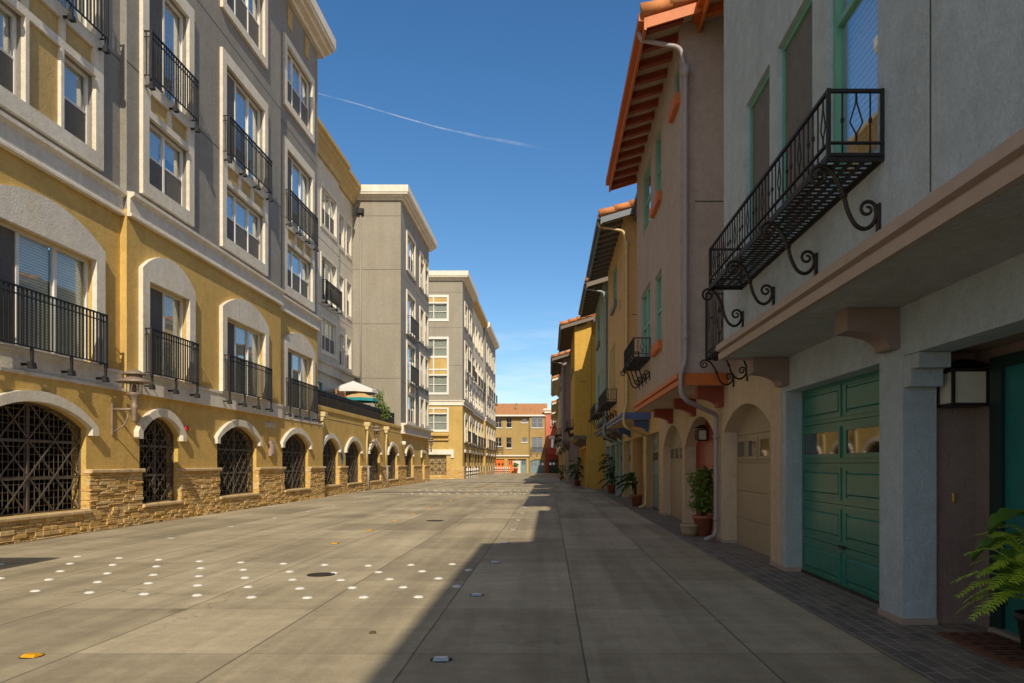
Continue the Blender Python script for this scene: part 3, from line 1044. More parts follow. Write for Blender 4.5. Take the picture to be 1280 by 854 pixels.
def apartment():
    t = thing("apartment_building", "nearest grey and ochre apartment building, with arched gates and black balconies in tall pale frames", "apartment building", (-8.9, 16, 0))
    segs = [
        (-8.92, 1.0, 15.45, [(6.55, 'wide'), (13.05, 'wide')], [(5.1, 8.0), (11.3, 14.16)]),
        (-8.78, 15.45, 24.3, [(17.07, 'two'), (21.4, 'three')], [(16.0, 17.66), (19.74, 22.38)]),
        (-9.03, 24.3, 28.95, [(26.75, 'three')], [(24.55, 27.18)]),
    ]
    Z0, ZS, ZA = 0.44, 1.98, 2.36
    nwin = 0
    rb = random.Random(12)

    def bls(lo=0.25, hi=0.98, k=3):
        return [round(rb.choice((hi, hi, rb.uniform(lo, hi))), 2) for _ in range(k)]
    gl, XG, cg, LG = [], -8.82, (1.0 + 28.95) / 2, (28.95 - 1.0) / 2
    for X, Y0, Y1, cols, gates in segs:
        c = (Y0 + Y1) / 2
        lo, up = [], []
        for a, b in gates:
            gl.append(arch(a - cg, b - cg, Z0, ZS, ZA))
        for yc, kind in cols:
            w = {'wide': 2.9, 'two': 1.8, 'three': 2.7}[kind]
            x = yc - c
            lo.append(rect(x - w / 2, x + w / 2, 3.25, 5.27))
            if kind == 'wide':
                up += [rect(x - w / 2, x - 0.5, 7.4, 8.85), rect(x + 0.5, x + w / 2, 7.4, 8.85)]
            else:
                up.append(rect(x - w / 2, x + w / 2, 7.4, 8.85))
            up += [rect(x - w / 2, x + w / 2, 9.62, 12.08), rect(x - w / 2, x + w / 2, 13.72, 15.65)]
        L = (Y1 - Y0) / 2
        part("lower_wall", MB().slab([rect(-L, L, 2.795, 6.6)] + lo, 0, 0.28).mesh("lower_wall", yellow), t, (X, c, 0), LEFT)
        part("upper_wall", MB().slab([rect(-L, L, 6.6, 17.7)] + up, 0, 0.28).mesh("upper_wall", grey), t, (X, c, 0), LEFT)
        belt(t, X, Y0 + (0.002 if Y0 > 2 else 0), Y1, 6.45, 6.95, LEFT)
        o = MB().box(-L, L, -0.05, -0.002, 2.80, 3.17).box(-L, L, -0.075, -0.002, 3.17, 3.23) if X > -8.8 else MB().box(-L, L, -0.05 - (0.0 - 0.0), -0.002, 2.802, 3.17).box(-L, L, -0.075, -0.002, 3.17, 3.23).box(-L, L, -0.12 if X > -9 else -0.23, -0.052, 2.80, 2.86)
        part("band", o.mesh("band", cream), t, (X, c, 0), LEFT)
        joints(t, X, Y0, Y1, (9.67, 12.87), LEFT)
        # stone base with sills under the gates
        spans, y = [], Y0
        for a, b in gates:
            spans += [(y - c, a - c, 1.12), (a - c, b - c, 0.36)]
            y = b
        spans.append((y - c, Y1 - c, 1.12))
        stones(t, XG, spans, LEFT, c)
        cb = MB()
        for a, b, zt in spans:
            if zt > 1:
                cb.cbox(a - 0.03, b + 0.03, -0.13, 0.03, 1.12, 1.20, 0.02)
            else:
                cb.cbox(a + 0.003, b - 0.003, -0.12, 0.2, 0.36, 0.435, 0.02)
        part("stone_cap", cb.mesh("stone_cap", cap_stone), t, (XG, c, 0), LEFT)
        for i, (a, b) in enumerate(gates):
            gate(t, (XG, (a + b) / 2, 0), LEFT, b - a, Z0, ZS, ZA, 0 if b - a > 2.8 else 1)
            arch_hood(t, (XG, (a + b) / 2, 0), LEFT, b - a + 0.06, 1.84, ZS, ZA, 0.19, 0.11)
        for yc, kind in cols:
            w, n = {'wide': (2.9, 3), 'two': (1.8, 2), 'three': (2.7, 3)}[kind]
            x = w / 2
            P = (X, yc, 0)
            ow = w / 2 + 0.28
            # first floor: arched surround, sliding door and balcony
            surround(t, P, LEFT, arch(-ow, ow, 3.235, 5.5, 5.97, 16), [rect(-x, x, 3.25, 5.27)], 0.10, name="arched_surround")
            window(t, (X, yc, 3.25), LEFT, w, 2.02, n, False, door=True, bl=[0.97, 0.98, 0.96] if nwin % 2 == 0 else [0.98, 0.97, 0.98], blm=blind if nwin != 2 else curtain, pm=pane_c)
            railing(t, (X, yc - 0.05, 3.22), LEFT, w + (0.35 if kind != 'wide' else 0.3), 1.0, 0.24, n + 1, 0.27)
            # second and third floor in one ladder surround
            holes = []
            pans = []
            if kind == 'wide':
                holes += [rect(-x, -0.5, 7.4, 8.85), rect(0.5, x, 7.4, 8.85), rect(-0.41, 0.41, 7.4, 8.85)]
                pans.append((-0.41, 0.41, 7.4, 8.85))
                for s in (-1, 1):
                    window(t, (X, yc + s * 0.975, 7.4), LEFT, 0.95, 1.45, 1, True, bl=0.97 if s > 0 else 0.9)
            else:
                holes.append(rect(-x, x, 7.4, 8.85))
                window(t, (X, yc, 7.4), LEFT, w, 1.45, n, True, bl=bls())
            k = n
            for i in range(k):
                a, b = -x + 2 * x * i / k + 0.06, -x + 2 * x * (i + 1) / k - 0.06
                holes.append(rect(a, b, 9.0, 9.38))
                pans.append((a, b, 9.0, 9.38))
            holes.append(rect(-x, x, 9.62, 12.08))
            surround(t, P, LEFT, rect(-ow + 0.03, ow - 0.03, 7.1, 12.4), holes, 0.085, panels=pans, name="window_surround")
            window(t, (X, yc, 9.62), LEFT, w, 2.46, n, False, door=True, bl=[0.2] + bls(0.0, 0.98, 2), blm=curtain, pm=pane_m)
            railing(t, (X, yc - 0.05, 9.6), LEFT, w + 0.35, 1.0, 0.24, n + 1, 0.2)
            # top floor
            surround(t, P, LEFT, rect(-ow + 0.05, ow - 0.05, 13.48, 15.9), [rect(-x, x, 13.72, 15.65)], 0.085)
            window(t, (X, yc, 13.72), LEFT, w, 1.93, n, True, bl=bls(0.1))
            pb = MB()
            for s in (-1, 1):
                pb.cbox(s * 0.9 - 0.22, s * 0.9 + 0.22, -0.03, -0.002, 16.4, 17.1, 0.01)
            part("panel", pb.mesh("panel", panel_y), t, P, LEFT)
            nwin += 1
        cornice(t, X, Y0 - (0.0 if Y0 < 2 else 0.1), Y1 + (0.35 if Y1 > 28 else -0.1), 17.45 + 0.004 * nwin, LEFT, 0.5, 0.62)
    part("ground_wall", MB().slab([rect(-LG, LG, -0.3, 2.80)] + gl, 0, 0.28).mesh("ground_wall", yellow), t, (XG, cg, 0), LEFT)
    # far gable end, roof and the parking hall behind the gates
    part("side_wall", MB().box(-0.0, 8.0, -0.28, 0, 3.6, 17.7).mesh("side_wall", greige), t, (-17.3, 28.948, 0), FRONT)
    part("roof", MB().box(-17.3, -9.2, 1.0, 28.9, 17.5, 17.66).mesh("roof", grey), t)
    part("near_wall", MB().box(-17.3, -9.21, 0.7, 0.99, 0, 17.7).mesh("near_wall", grey), t)
    h = MB()
    h.box(-15.0, -14.8, 1.1, 55.3, 0, 3.1).box(-14.8, -9.35, 1.1, 55.3, 2.75, 2.95)
    h.box(-14.8, -9.35, 55.0, 55.2, 0, 2.75).box(-14.8, -9.35, 1.1, 1.3, 0, 2.75)
    for y in range(4, 54, 5):
        h.box(-12.2, -11.8, y, y + 0.4, 0, 2.75)
    h.box(-14.8, -9.5, 1.3, 55, 0.006, 0.012)
    part("parking_hall", h.mesh("parking_hall", garage_int), t)
    # entrance canopy nearer than the picture's edge, which throws the shade at the lower left
    b = MB().box(-2.95, 0, -0.01, 3.6, 2.95, 3.08).box(-2.97, -2.85, -0.03, 3.62, 2.85, 3.10)
    part("entrance_canopy", b.mesh("entrance_canopy", castiron), t, (-5.95, 2.45, 0), FRONT)
    # number plate, small call box and red alarm bell on the wall between the gates
    X, Y = -8.82, 23.45
    pl = part("number_plate", MB().cbox(-0.42, 0.42, -0.03, -0.002, 2.43, 2.60, 0.006).mesh("number_plate", plain("plate_cream", (0.58, 0.50, 0.33), 0.6)), t, (X, Y, 0), LEFT)
    cu = bpy.data.curves.new("number", 'FONT')
    cu.body = "ME"
    cu.size = 0.2
    cu.extrude = 0.004
    cu.align_x = 'CENTER'
    tmp = bpy.data.objects.new("number", cu)
    col.objects.link(tmp)
    dg = bpy.context.evaluated_depsgraph_get()
    me = bpy.data.meshes.new_from_object(tmp.evaluated_get(dg))
    bpy.data.objects.remove(tmp)
    me.transform(Matrix.Translation((-0.12, -0.036, 2.445)) @ Matrix.Rotation(R(90), 4, 'X'))
    me.materials.clear()
    me.materials.append(vinyl)
    sub("number", me, pl)
    pb = MB().cbox(-0.15, 0.15, -0.09, -0.002, 1.55, 2.02, 0.02)
    sg = part("call_box", pb.mesh("call_box", plain("box_mauve", (0.34, 0.25, 0.21), 0.5)), t, (X, Y + 0.05, 0), LEFT)
    sub("cover", MB().cbox(-0.10, 0.10, -0.10, -0.09, 1.62, 1.95, 0.004).mesh("cover", plain("cover_pink", (0.48, 0.38, 0.35), 0.4)), sg)
    b = MB().lathe([(0.075, 0), (0.075, 0.03), (0.055, 0.055), (0.01, 0.06)], (0, 0, 0), 16)
    me = b.mesh("alarm_bell", red_p)
    me.transform(Matrix.Translation((0, -0.002, 2.16)) @ Matrix.Rotation(R(90), 4, 'X'))
    part("alarm_bell", me, t, (X, 18.05, 0), LEFT)
    return t


apartment()

wall_lamp(-8.82, 15.0, "large bronze lantern with a broad hat between the widest arched gate and the narrow one")


# ------------------------------------------------------------------ left: the low arcade with the terrace
def arcade():
    X, Y0, Y1 = -9.03, 28.95, 55.6
    c = (Y0 + Y1) / 2
    t = thing("arcade", "low ochre arcade wall with small arched gates under the railed terrace", "arcade", (X, c, 0))
    gates = [(29.4, 31.75), (32.95, 35.45), (37.1, 39.55), (41.5, 44.0), (46.55, 49.0)]
    Z0, ZS, ZA = 0.44, 1.92, 2.36
    holes = [arch(a - c, b - c, Z0, ZS, ZA) for a, b in gates] + [rect(52.35 - c, 53.35 - c, 0.25, 2.05)]
    L = (Y1 - Y0) / 2
    part("wall", MB().slab([rect(-L, L, -0.3, 3.42)] + holes, 0, 0.28).mesh("wall", yellow), t, (X, c, 0), LEFT)
    part("coping", MB().cbox(-L, L, -0.05, 0.3, 3.42, 3.60, 0.02).mesh("coping", yellow), t, (X, c, 0), LEFT)
    joints(t, X, Y0, 45.1, (3.12,), LEFT)
    spans, y = [], Y0 + 0.03
    for a, b in gates + [(52.35, 53.35)]:
        spans += [(y - c, a - c, 1.12), (a - c, b - c, 0.36 if a < 52 else 0.22)]
        y = b
    spans.append((y - c, Y1 - c, 1.12))
    stones(t, X, spans, LEFT, c)
    cb = MB()
    for a, b, zt in spans:
        if zt > 1:
            cb.cbox(a - 0.03, b + 0.03, -0.13, 0.03, 1.12, 1.20, 0.02)
        elif zt > 0.3:
            cb.cbox(a + 0.003, b - 0.003, -0.12, 0.2, 0.36, 0.435, 0.02)
    part("stone_cap", cb.mesh("stone_cap", cap_stone), t, (X, c, 0), LEFT)
    for a, b in gates:
        gate(t, (X, (a + b) / 2, 0), LEFT, b - a, Z0, ZS, ZA, 1)
        arch_hood(t, (X, (a + b) / 2, 0), LEFT, b - a + 0.06, 1.80, ZS, ZA, 0.19, 0.11)
    dr = part("door", MB().box(-0.49, 0.49, 0.15, 0.2, 0.26, 2.04).mesh("door", char_d), t, (X, 52.85, 0), LEFT)
    sub("handle", MB().box(-0.42, -0.38, 0.1, 0.15, 1.05, 1.2).mesh("handle", brass), dr)
    part("door_hood", MB().cbox(-0.75, 0.75, -0.12, -0.002, 2.06, 2.26, 0.02).cbox(-0.75, -0.56, -0.10, -0.002, 1.75, 2.06, 0.02).mesh("door_hood", cream), t, (X, 52.85, 0), LEFT)
    # conductor heads and downspouts
    for y in (29.15, 36.35, 40.6):
        b = MB()
        b.tube(smooth_path([(0, -0.13, 3.0), (0, -0.13, 2.75), (-0.12 if y < 30 else 0, -0.1, 2.35), (-0.12 if y < 30 else 0, -0.1, 1.22)]), 0.05, 8)
        o = part("downspout", b.mesh("downspout", pipe_cream), t, (X, y, 0), LEFT)
        b = MB().cbox(-0.17, 0.17, -0.29, -0.01, 3.16, 3.34, 0.02).prism([(-0.25, 3.16), (-0.02, 3.16), (-0.08, 2.98), (-0.18, 2.98)], -0.13, 0.13)
        sub("rain_head", b.mesh("rain_head", pipe_cream), o)
        b = MB().tube([(-0.12 if y < 30 else 0, -0.17, 1.22), (-0.12 if y < 30 else 0, -0.17, 0.0)], 0.055, 8)
        sub("standpipe", b.mesh("standpipe", pipe_grey), o)
    b = MB().lathe([(0.10, -0.18), (0.13, -0.1), (0.13, 0.02), (0.08, 0.06)], (0, -0.16, 2.62), 12)
    b.tube([(0, 0, 2.62), (0, -0.16, 2.62)], 0.03, 6)
    part("wall_light", b.mesh("wall_light", vinyl), t, (X, 45.3, 0), LEFT)
    # blue oval plate between the first gates, blue board behind the second
    b = MB()
    me = b.lathe([(0.14, 0), (0.14, 0.012), (0.12, 0.016)], (0, 0, 0), 24).mesh("round_sign", sign_blue)
    me.transform(Matrix.Translation((0, -0.004, 1.62)) @ Matrix.Scale(2.3, 4, (0, 0, 1)) @ Matrix.Rotation(R(90), 4, 'X'))
    part("round_sign", me, t, (X, 32.35, 0), LEFT)
    part("terrace_floor", MB().box(-15, -9.32, 29.0, 45.15, 3.2, 3.42).mesh("terrace_floor", garage_int), t)
    part("roof", MB().box(-15, -9.32, 45.2, 55.5, 3.2, 3.42).mesh("roof", garage_int), t)
    part("end_wall", MB().box(-15, -9.32, 55.35, 55.55, 0, 3.42).mesh("end_wall", yellow), t)
    # dense picket railing
    b = MB()
    L2 = (43.7 - 29.0) / 2
    for z, tt in ((0.66, 0.05), (0.54, 0.03), (0.06, 0.04)):
        b.box(-L2, L2, -0.025, 0.025, z - tt, z)
    k = 150
    for i in range(k + 1):
        x = -L2 + 2 * L2 * i / k
        r = 0.03 if i % 15 == 0 else 0.013
        b.box(x - r, x + r, -r, r, 0.0, 0.7 if i % 15 == 0 else 0.6)
    b.box(-L2, L2, 0.03, 0.05, 0.08, 0.56)
    part("terrace_railing", b.mesh("terrace_railing", bronze_dark), t, (X - 0.12, (43.7 + 29.0) / 2, 3.60), LEFT)
    return t


arcade()
wall_lamp(-9.03, 36.9, "bronze lantern in front of the third arch of the low arcade, between two rain pipes")
wall_lamp(-9.03, 53.9, "small bronze lantern past the narrow door at the end of the low arcade")


def umbrella(name, label, x, y, z0, zr, zt, r, top, edge, group):
    t = thing(name, label, "parasol", (x, y, z0), group)
    b = MB()
    N = 8
    pts = [(x + r * math.cos(2 * PI * k / N + 0.3), y + r * math.sin(2 * PI * k / N + 0.3), zr) for k in range(N)]
    apex = (x, y, zt)
    vs_ = pts + [apex] + [(p[0], p[1], p[2] - 0.02) for p in pts] + [(x, y, zt - 0.03)]
    fs = []
    for k in range(N):
        k2 = (k + 1) % N
        fs += [(k, k2, N), (N + 1 + k2, N + 1 + k, 2 * N + 1), (k2, k, N + 1 + k, N + 1 + k2)]
    b.add(vs_, fs)
    part("canopy", b.mesh("canopy", top), t)
    b = MB()
    for k in range(N):
        p, q = Vector(pts[k]), Vector(pts[(k + 1) % N])
        d = Vector((0, 0, -0.16))
        n_ = (p + q) / 2 - Vector((x, y, zr))
        n_.z = 0
        n_ = n_.normalized() * 0.012
        b.add([p + n_, q + n_, q + n_ + d, p + n_ + d, p, q, q + d, p + d], [(0, 1, 2, 3), (7, 6, 5, 4), (0, 3, 7, 4), (1, 5, 6, 2), (3, 2, 6, 7), (0, 4, 5, 1)])
    part("valance", b.mesh("valance", edge), t)
    part("pole", MB().tube([(x, y, z0), (x, y, zt + 0.08)], 0.025, 8).mesh("pole", gate_metal), t)
    part("base", MB().lathe([(0.25, 0), (0.25, 0.05), (0.05, 0.09)], (x, y, z0), 16).mesh("base", castiron), t)


umbrella("parasol", "white canvas parasol on the terrace above the arcade", -10.45, 39.6, 3.42, 5.22, 5.72, 1.3, umb_w, umb_w, None)
umbrella("parasol", "tan parasol with a teal edge on the terrace under the white one", -10.0, 39.0, 3.42, 4.72, 5.15, 0.95, umb_t, umb_e, None)


def leaf_cloud(b, centre, rad, n, size, rnd, mi=0, squash=1.0, hollow=0.35):
    c = Vector(centre)
    for _ in range(n):
        while True:
            d = Vector((rnd.uniform(-1, 1), rnd.uniform(-1, 1), rnd.uniform(-1, 1)))
            if hollow < d.length < 1:
                break
        p = c + Vector((d.x * rad[0], d.y * rad[1], d.z * rad[2]))
        a = Vector((rnd.uniform(-1, 1), rnd.uniform(-1, 1), rnd.uniform(-0.6, 0.8))).normalized()
        s = a.orthogonal().normalized()
        s = (s + a.cross(s) * rnd.uniform(-1, 1)).normalized()
        L = size * rnd.uniform(0.7, 1.35)
        w = L * 0.3
        up = a.cross(s) * (L * 0.12)
        b.add([p, p + a * L * 0.4 + s * w + up, p + a * L, p + a * L * 0.4 - s * w + up, p + a * L * 0.45 - up * 0.3], [(0, 4, 1), (1, 4, 2), (2, 4, 3), (3, 4, 0)], mi)


def shrub(label, name, x, y, z0, blobs, n, size, mat, stems, cat="shrub"):
    rnd = random.Random(int(x * 31 + y * 17))
    t = thing(name, label, cat, (x, y, z0))
    b = MB()
    for (cx, cy, cz, rx, ry, rz) in blobs:
        leaf_cloud(b, (x + cx, y + cy, z0 + cz), (rx, ry, rz), int(n * rx * rz / 0.3), size, rnd)
    part("foliage", b.mesh("foliage", mat), t)
    b = MB()
    for i in range(stems):
        bl = blobs[i % len(blobs)]
        b.tube([(x + rnd.uniform(-0.05, 0.05), y + rnd.uniform(-0.05, 0.05), z0), (x + bl[0] * 0.5 + rnd.uniform(-0.1, 0.1), y + bl[1] * 0.5, z0 + bl[2] * 0.5), (x + bl[0] + rnd.uniform(-0.2, 0.2), y + bl[1], z0 + bl[2] + bl[5] * 0.6)], [0.02, 0.013, 0.005], 5)
    part("stem", b.mesh("stem", bark), t)
    return t


shrub("loose leafy green shrub spilling over the end of the dark terrace railing", "shrub", -9.45, 41.2, 3.44,
      [(0, 0, 0.75, 0.5, 0.8, 0.6), (0.1, -0.3, 1.35, 0.3, 0.4, 0.5), (0.1, 0.9, 0.85, 0.35, 0.6, 0.45), (0.2, -0.7, 0.4, 0.35, 0.6, 0.35), (0, 0.3, 1.75, 0.14, 0.2, 0.35)], 260, 0.14, leaf_shrub, 9)
shrub("low green plant under the tan parasol on the terrace", "terrace_plant", -9.75, 38.3, 3.44,
      [(0, 0, 0.65, 0.4, 0.6, 0.4), (0, 0.9, 0.65, 0.35, 0.5, 0.35)], 220, 0.13, leaf_shrub, 6, "plant")


def wood_screen():
    x, y, z = -10.0, 35.6, 3.42
    t = thing("wooden_screen", "slatted cedar screen on the terrace beside the tan parasol", "screen", (x, y, z))
    b = MB()
    for yy in (y - 0.75, y + 0.7):
        b.box(x - 0.04, x + 0.04, yy, yy + 0.08, z, z + 1.42)
    part("post", b.mesh("post", wood), t)
    b = MB()
    for k in range(9):
        b.box(x - 0.015, x + 0.015, y - 0.66, y + 0.69, z + 0.2 + k * 0.13, z + 0.31 + k * 0.13)
    part("slats", b.mesh("slats", wood), t)


wood_screen()


# ------------------------------------------------------------------ left: recessed putty wing behind the terrace
def wing():
    t = thing("recessed_wing", "pale putty wing with tan cornice set back behind the terrace", "building wing", (-11.95, 37, 3.4))
    for X, Y0, Y1, zc in ((-11.80, 28.97, 41.7, 17.02), (-11.95, 41.7, 45.13, 17.0)):
        c = (Y0 + Y1) / 2
        L = (Y1 - Y0) / 2
        holes, ws = [], []
        if Y0 < 40:
            for yc in (34.4, 39.75):
                for z0, z1, kind in ((13.75, 15.7, 'h'), (9.85, 12.1, 'd'), (7.25, 8.9, 'h')):
                    holes.append(rect(yc - 1.3 - c, yc + 1.3 - c, z0, z1))
                    ws.append((yc, 2.6, z0, z1, kind))
            holes.append(rect(36.8 - c, 38.7 - c, 3.6, 5.5))
        else:
            for yc in (42.6, 44.2):
                for z0, z1 in ((13.75, 15.5), (10.1, 12.0), (6.95, 8.7)):
                    holes.append(rect(yc - 0.45 - c, yc + 0.45 - c, z0, z1))
                    ws.append((yc, 0.9, z0, z1, 'h'))
        part("wall", MB().slab([rect(-L, L, 3.3, 17.3)] + holes, 0, 0.25).mesh("wall", greige), t, (X, c, 0), LEFT)
        for yc, w, z0, z1, kind in ws:
            window(t, (X, yc, z0), LEFT, w, z1 - z0, 3 if w > 2 else 1, kind == 'h', door=kind == 'd', bl=[0.95, 0.5, 0.9], blm=curtain)
            surround(t, (X, yc, 0), LEFT, rect(-w / 2 - 0.16, w / 2 + 0.16, z0 - 0.22, z1 + 0.16), [rect(-w / 2, w / 2, z0, z1)], 0.05, name="window_surround")
            if kind == 'd':
                railing(t, (X, yc, z0 - 0.05), LEFT, w + 0.3, 1.0, 0.3, 4, 0.2)
        joints(t, X, Y0, Y1, (12.9, 9.5), LEFT)
        belt(t, X, Y0, Y1, 6.0, 6.6, LEFT, greige, 0.22)
        if Y0 < 40:
            window(t, (X, 37.75, 3.6), LEFT, 1.9, 1.9, 2, False, fr=plain("teal_frame", (0.03, 0.28, 0.28), 0.4), door=True, bl=0.5)
        b = MB()
        b.prism([(-0.002, zc), (-0.12, zc), (-0.2, zc + 0.25), (-0.42, zc + 0.5), (-0.5, zc + 0.55), (-0.5, zc + 0.7), (-0.66, zc + 0.8), (-0.66, zc + 1.0), (0.4, zc + 1.0), (0.4, zc)][::-1], -L, L)
        part("cornice", b.mesh("cornice", tan_cornice), t, (X, c, 0), LEFT)
    part("roof", MB().box(-17, -12.25, 28.97, 45.1, 17.1, 17.3).mesh("roof", grey), t)


wing()


# ------------------------------------------------------------------ left: grey block above the arcade
def block_c():
    X, Y0, Y1 = -9.03, 45.16, 55.6
    t = thing("grey_block", "grey stucco block with white cornice and blank sunlit end wall above the terrace", "apartment building", (-9.03, 50, 3.4))
    c = (Y0 + Y1) / 2
    L = (Y1 - Y0) / 2
    yc, w = 48.3, 2.6
    zz = ((13.75, 15.9, 'h'), (9.65, 12.08, 'd'), (6.55, 8.9, 'd'), (4.0, 5.7, 'h'))
    holes = [rect(yc - w / 2 - c, yc + w / 2 - c, a, b) for a, b, _ in zz]
    nz_ = ((13.75, 15.4), (10.0, 12.1), (6.9, 8.9), (4.1, 5.8))
    for y in (52.3, 54.3):
        holes += [rect(y - 0.6 - c, y + 0.6 - c, a, b) for a, b in nz_]
    part("wall", MB().slab([rect(-L, L, 3.6, 17.6)] + holes, 0, 0.28).mesh("wall", grey), t, (X, c, 0), LEFT)
    x = w / 2
    for a, b, k in zz:
        window(t, (X, yc, a), LEFT, w, b - a, 3, k == 'h', door=k == 'd', bl=[0.3, 0.97, 0.97], blm=curtain)
    surround(t, (X, yc, 0), LEFT, rect(-x - 0.2, x + 0.2, 13.5, 16.1), [rect(-x, x, 13.75, 15.9)], 0.08)
    surround(t, (X, yc, 0), LEFT, rect(-x - 0.2, x + 0.2, 9.5, 12.3), [rect(-x, x, 9.65, 12.08)], 0.08)
    pans = [(-x + 2 * x * i / 3 + 0.05, -x + 2 * x * (i + 1) / 3 - 0.05, 5.9, 6.3) for i in range(3)]
    surround(t, (X, yc, 0), LEFT, rect(-x - 0.2, x + 0.2, 3.8, 9.12), [rect(-x, x, 4.0, 5.7), rect(-x, x, 6.55, 8.9)] + [rect(*p) for p in pans], 0.08, panels=pans)
    for z in (9.6, 6.5):
        railing(t, (X, yc, z), LEFT, w + 0.4, 1.05, 0.3, 4, 0.2, 0.08)
    for y in (52.3, 54.3):
        for a, b in nz_:
            window(t, (X, y, a), LEFT, 1.2, b - a, 1, True, bl=0.8)
            hl, pn = [rect(-0.6, 0.6, a, b)], None
            if a > 13:
                pn = [(-0.6, 0.6, 15.5, 15.95)]
                hl.append(rect(*pn[0]))
            surround(t, (X, y, 0), LEFT, rect(-0.76, 0.76, a - 0.2, b + (0.15 if a < 13 else 0.7)), hl, 0.08, panels=pn)
    # end wall facing the terrace
    part("end_wall", MB().box(-6.0, 0.0, 0, 0.3, 3.3, 17.6).mesh("end_wall", grey_sunlit), t, (X - 0.003, Y0 - 0.012, 0), FRONT)
    joints(t, Y0 - 0.012, -15.0, X - 0.003, (16.35, 13.1, 9.8, 6.5), FRONT)
    joints(t, X, Y0, Y1, (12.9, 9.4, 6.35), LEFT)
    belt(t, X, Y0 + 0.02, Y1, 3.15, 3.78, LEFT, cream, 0.28)
    cornice(t, X, Y0, Y1 + 0.5, 17.5, LEFT, 0.55, 0.55, white_cap, cream, mitre=(1, 0), back=0.3)
    o = cornice(t, Y0, -15.0, X, 17.5, FRONT, 0.55, 0.55, white_cap, cream, mitre=(0, 1), back=0.0)
    b = MB().tube([(0, -0.07, 3.4), (0, -0.07, 16.4)], 0.05, 8)
    d = part("downspout", b.mesh("downspout", plain("pipe_putty", (0.30, 0.28, 0.25), 0.5)), t, (-11.45, Y0, 0), FRONT)
    sub("rain_head", MB().cbox(-0.2, 0.2, -0.25, -0.01, 16.42, 16.75, 0.03).mesh("rain_head", iron), d)
    part("back_wall", MB().box(-15, -14.7, 45.5, 55.5, 3.4, 17.6).mesh("back_wall", grey), t)
    part("far_wall", MB().box(-15, -9.4, 55.3, 55.55, 3.45, 17.6).mesh("far_wall", grey), t)
    part("roof", MB().box(-15, -9.4, 45.5, 55.3, 17.4, 17.6).mesh("roof", grey), t)


grey_sunlit = stucco("sunlit_grey_stucco", (0.345, 0.32, 0.272), var=0.05)  # same paint as the grey walls, lightened to look sunlit
block_c()


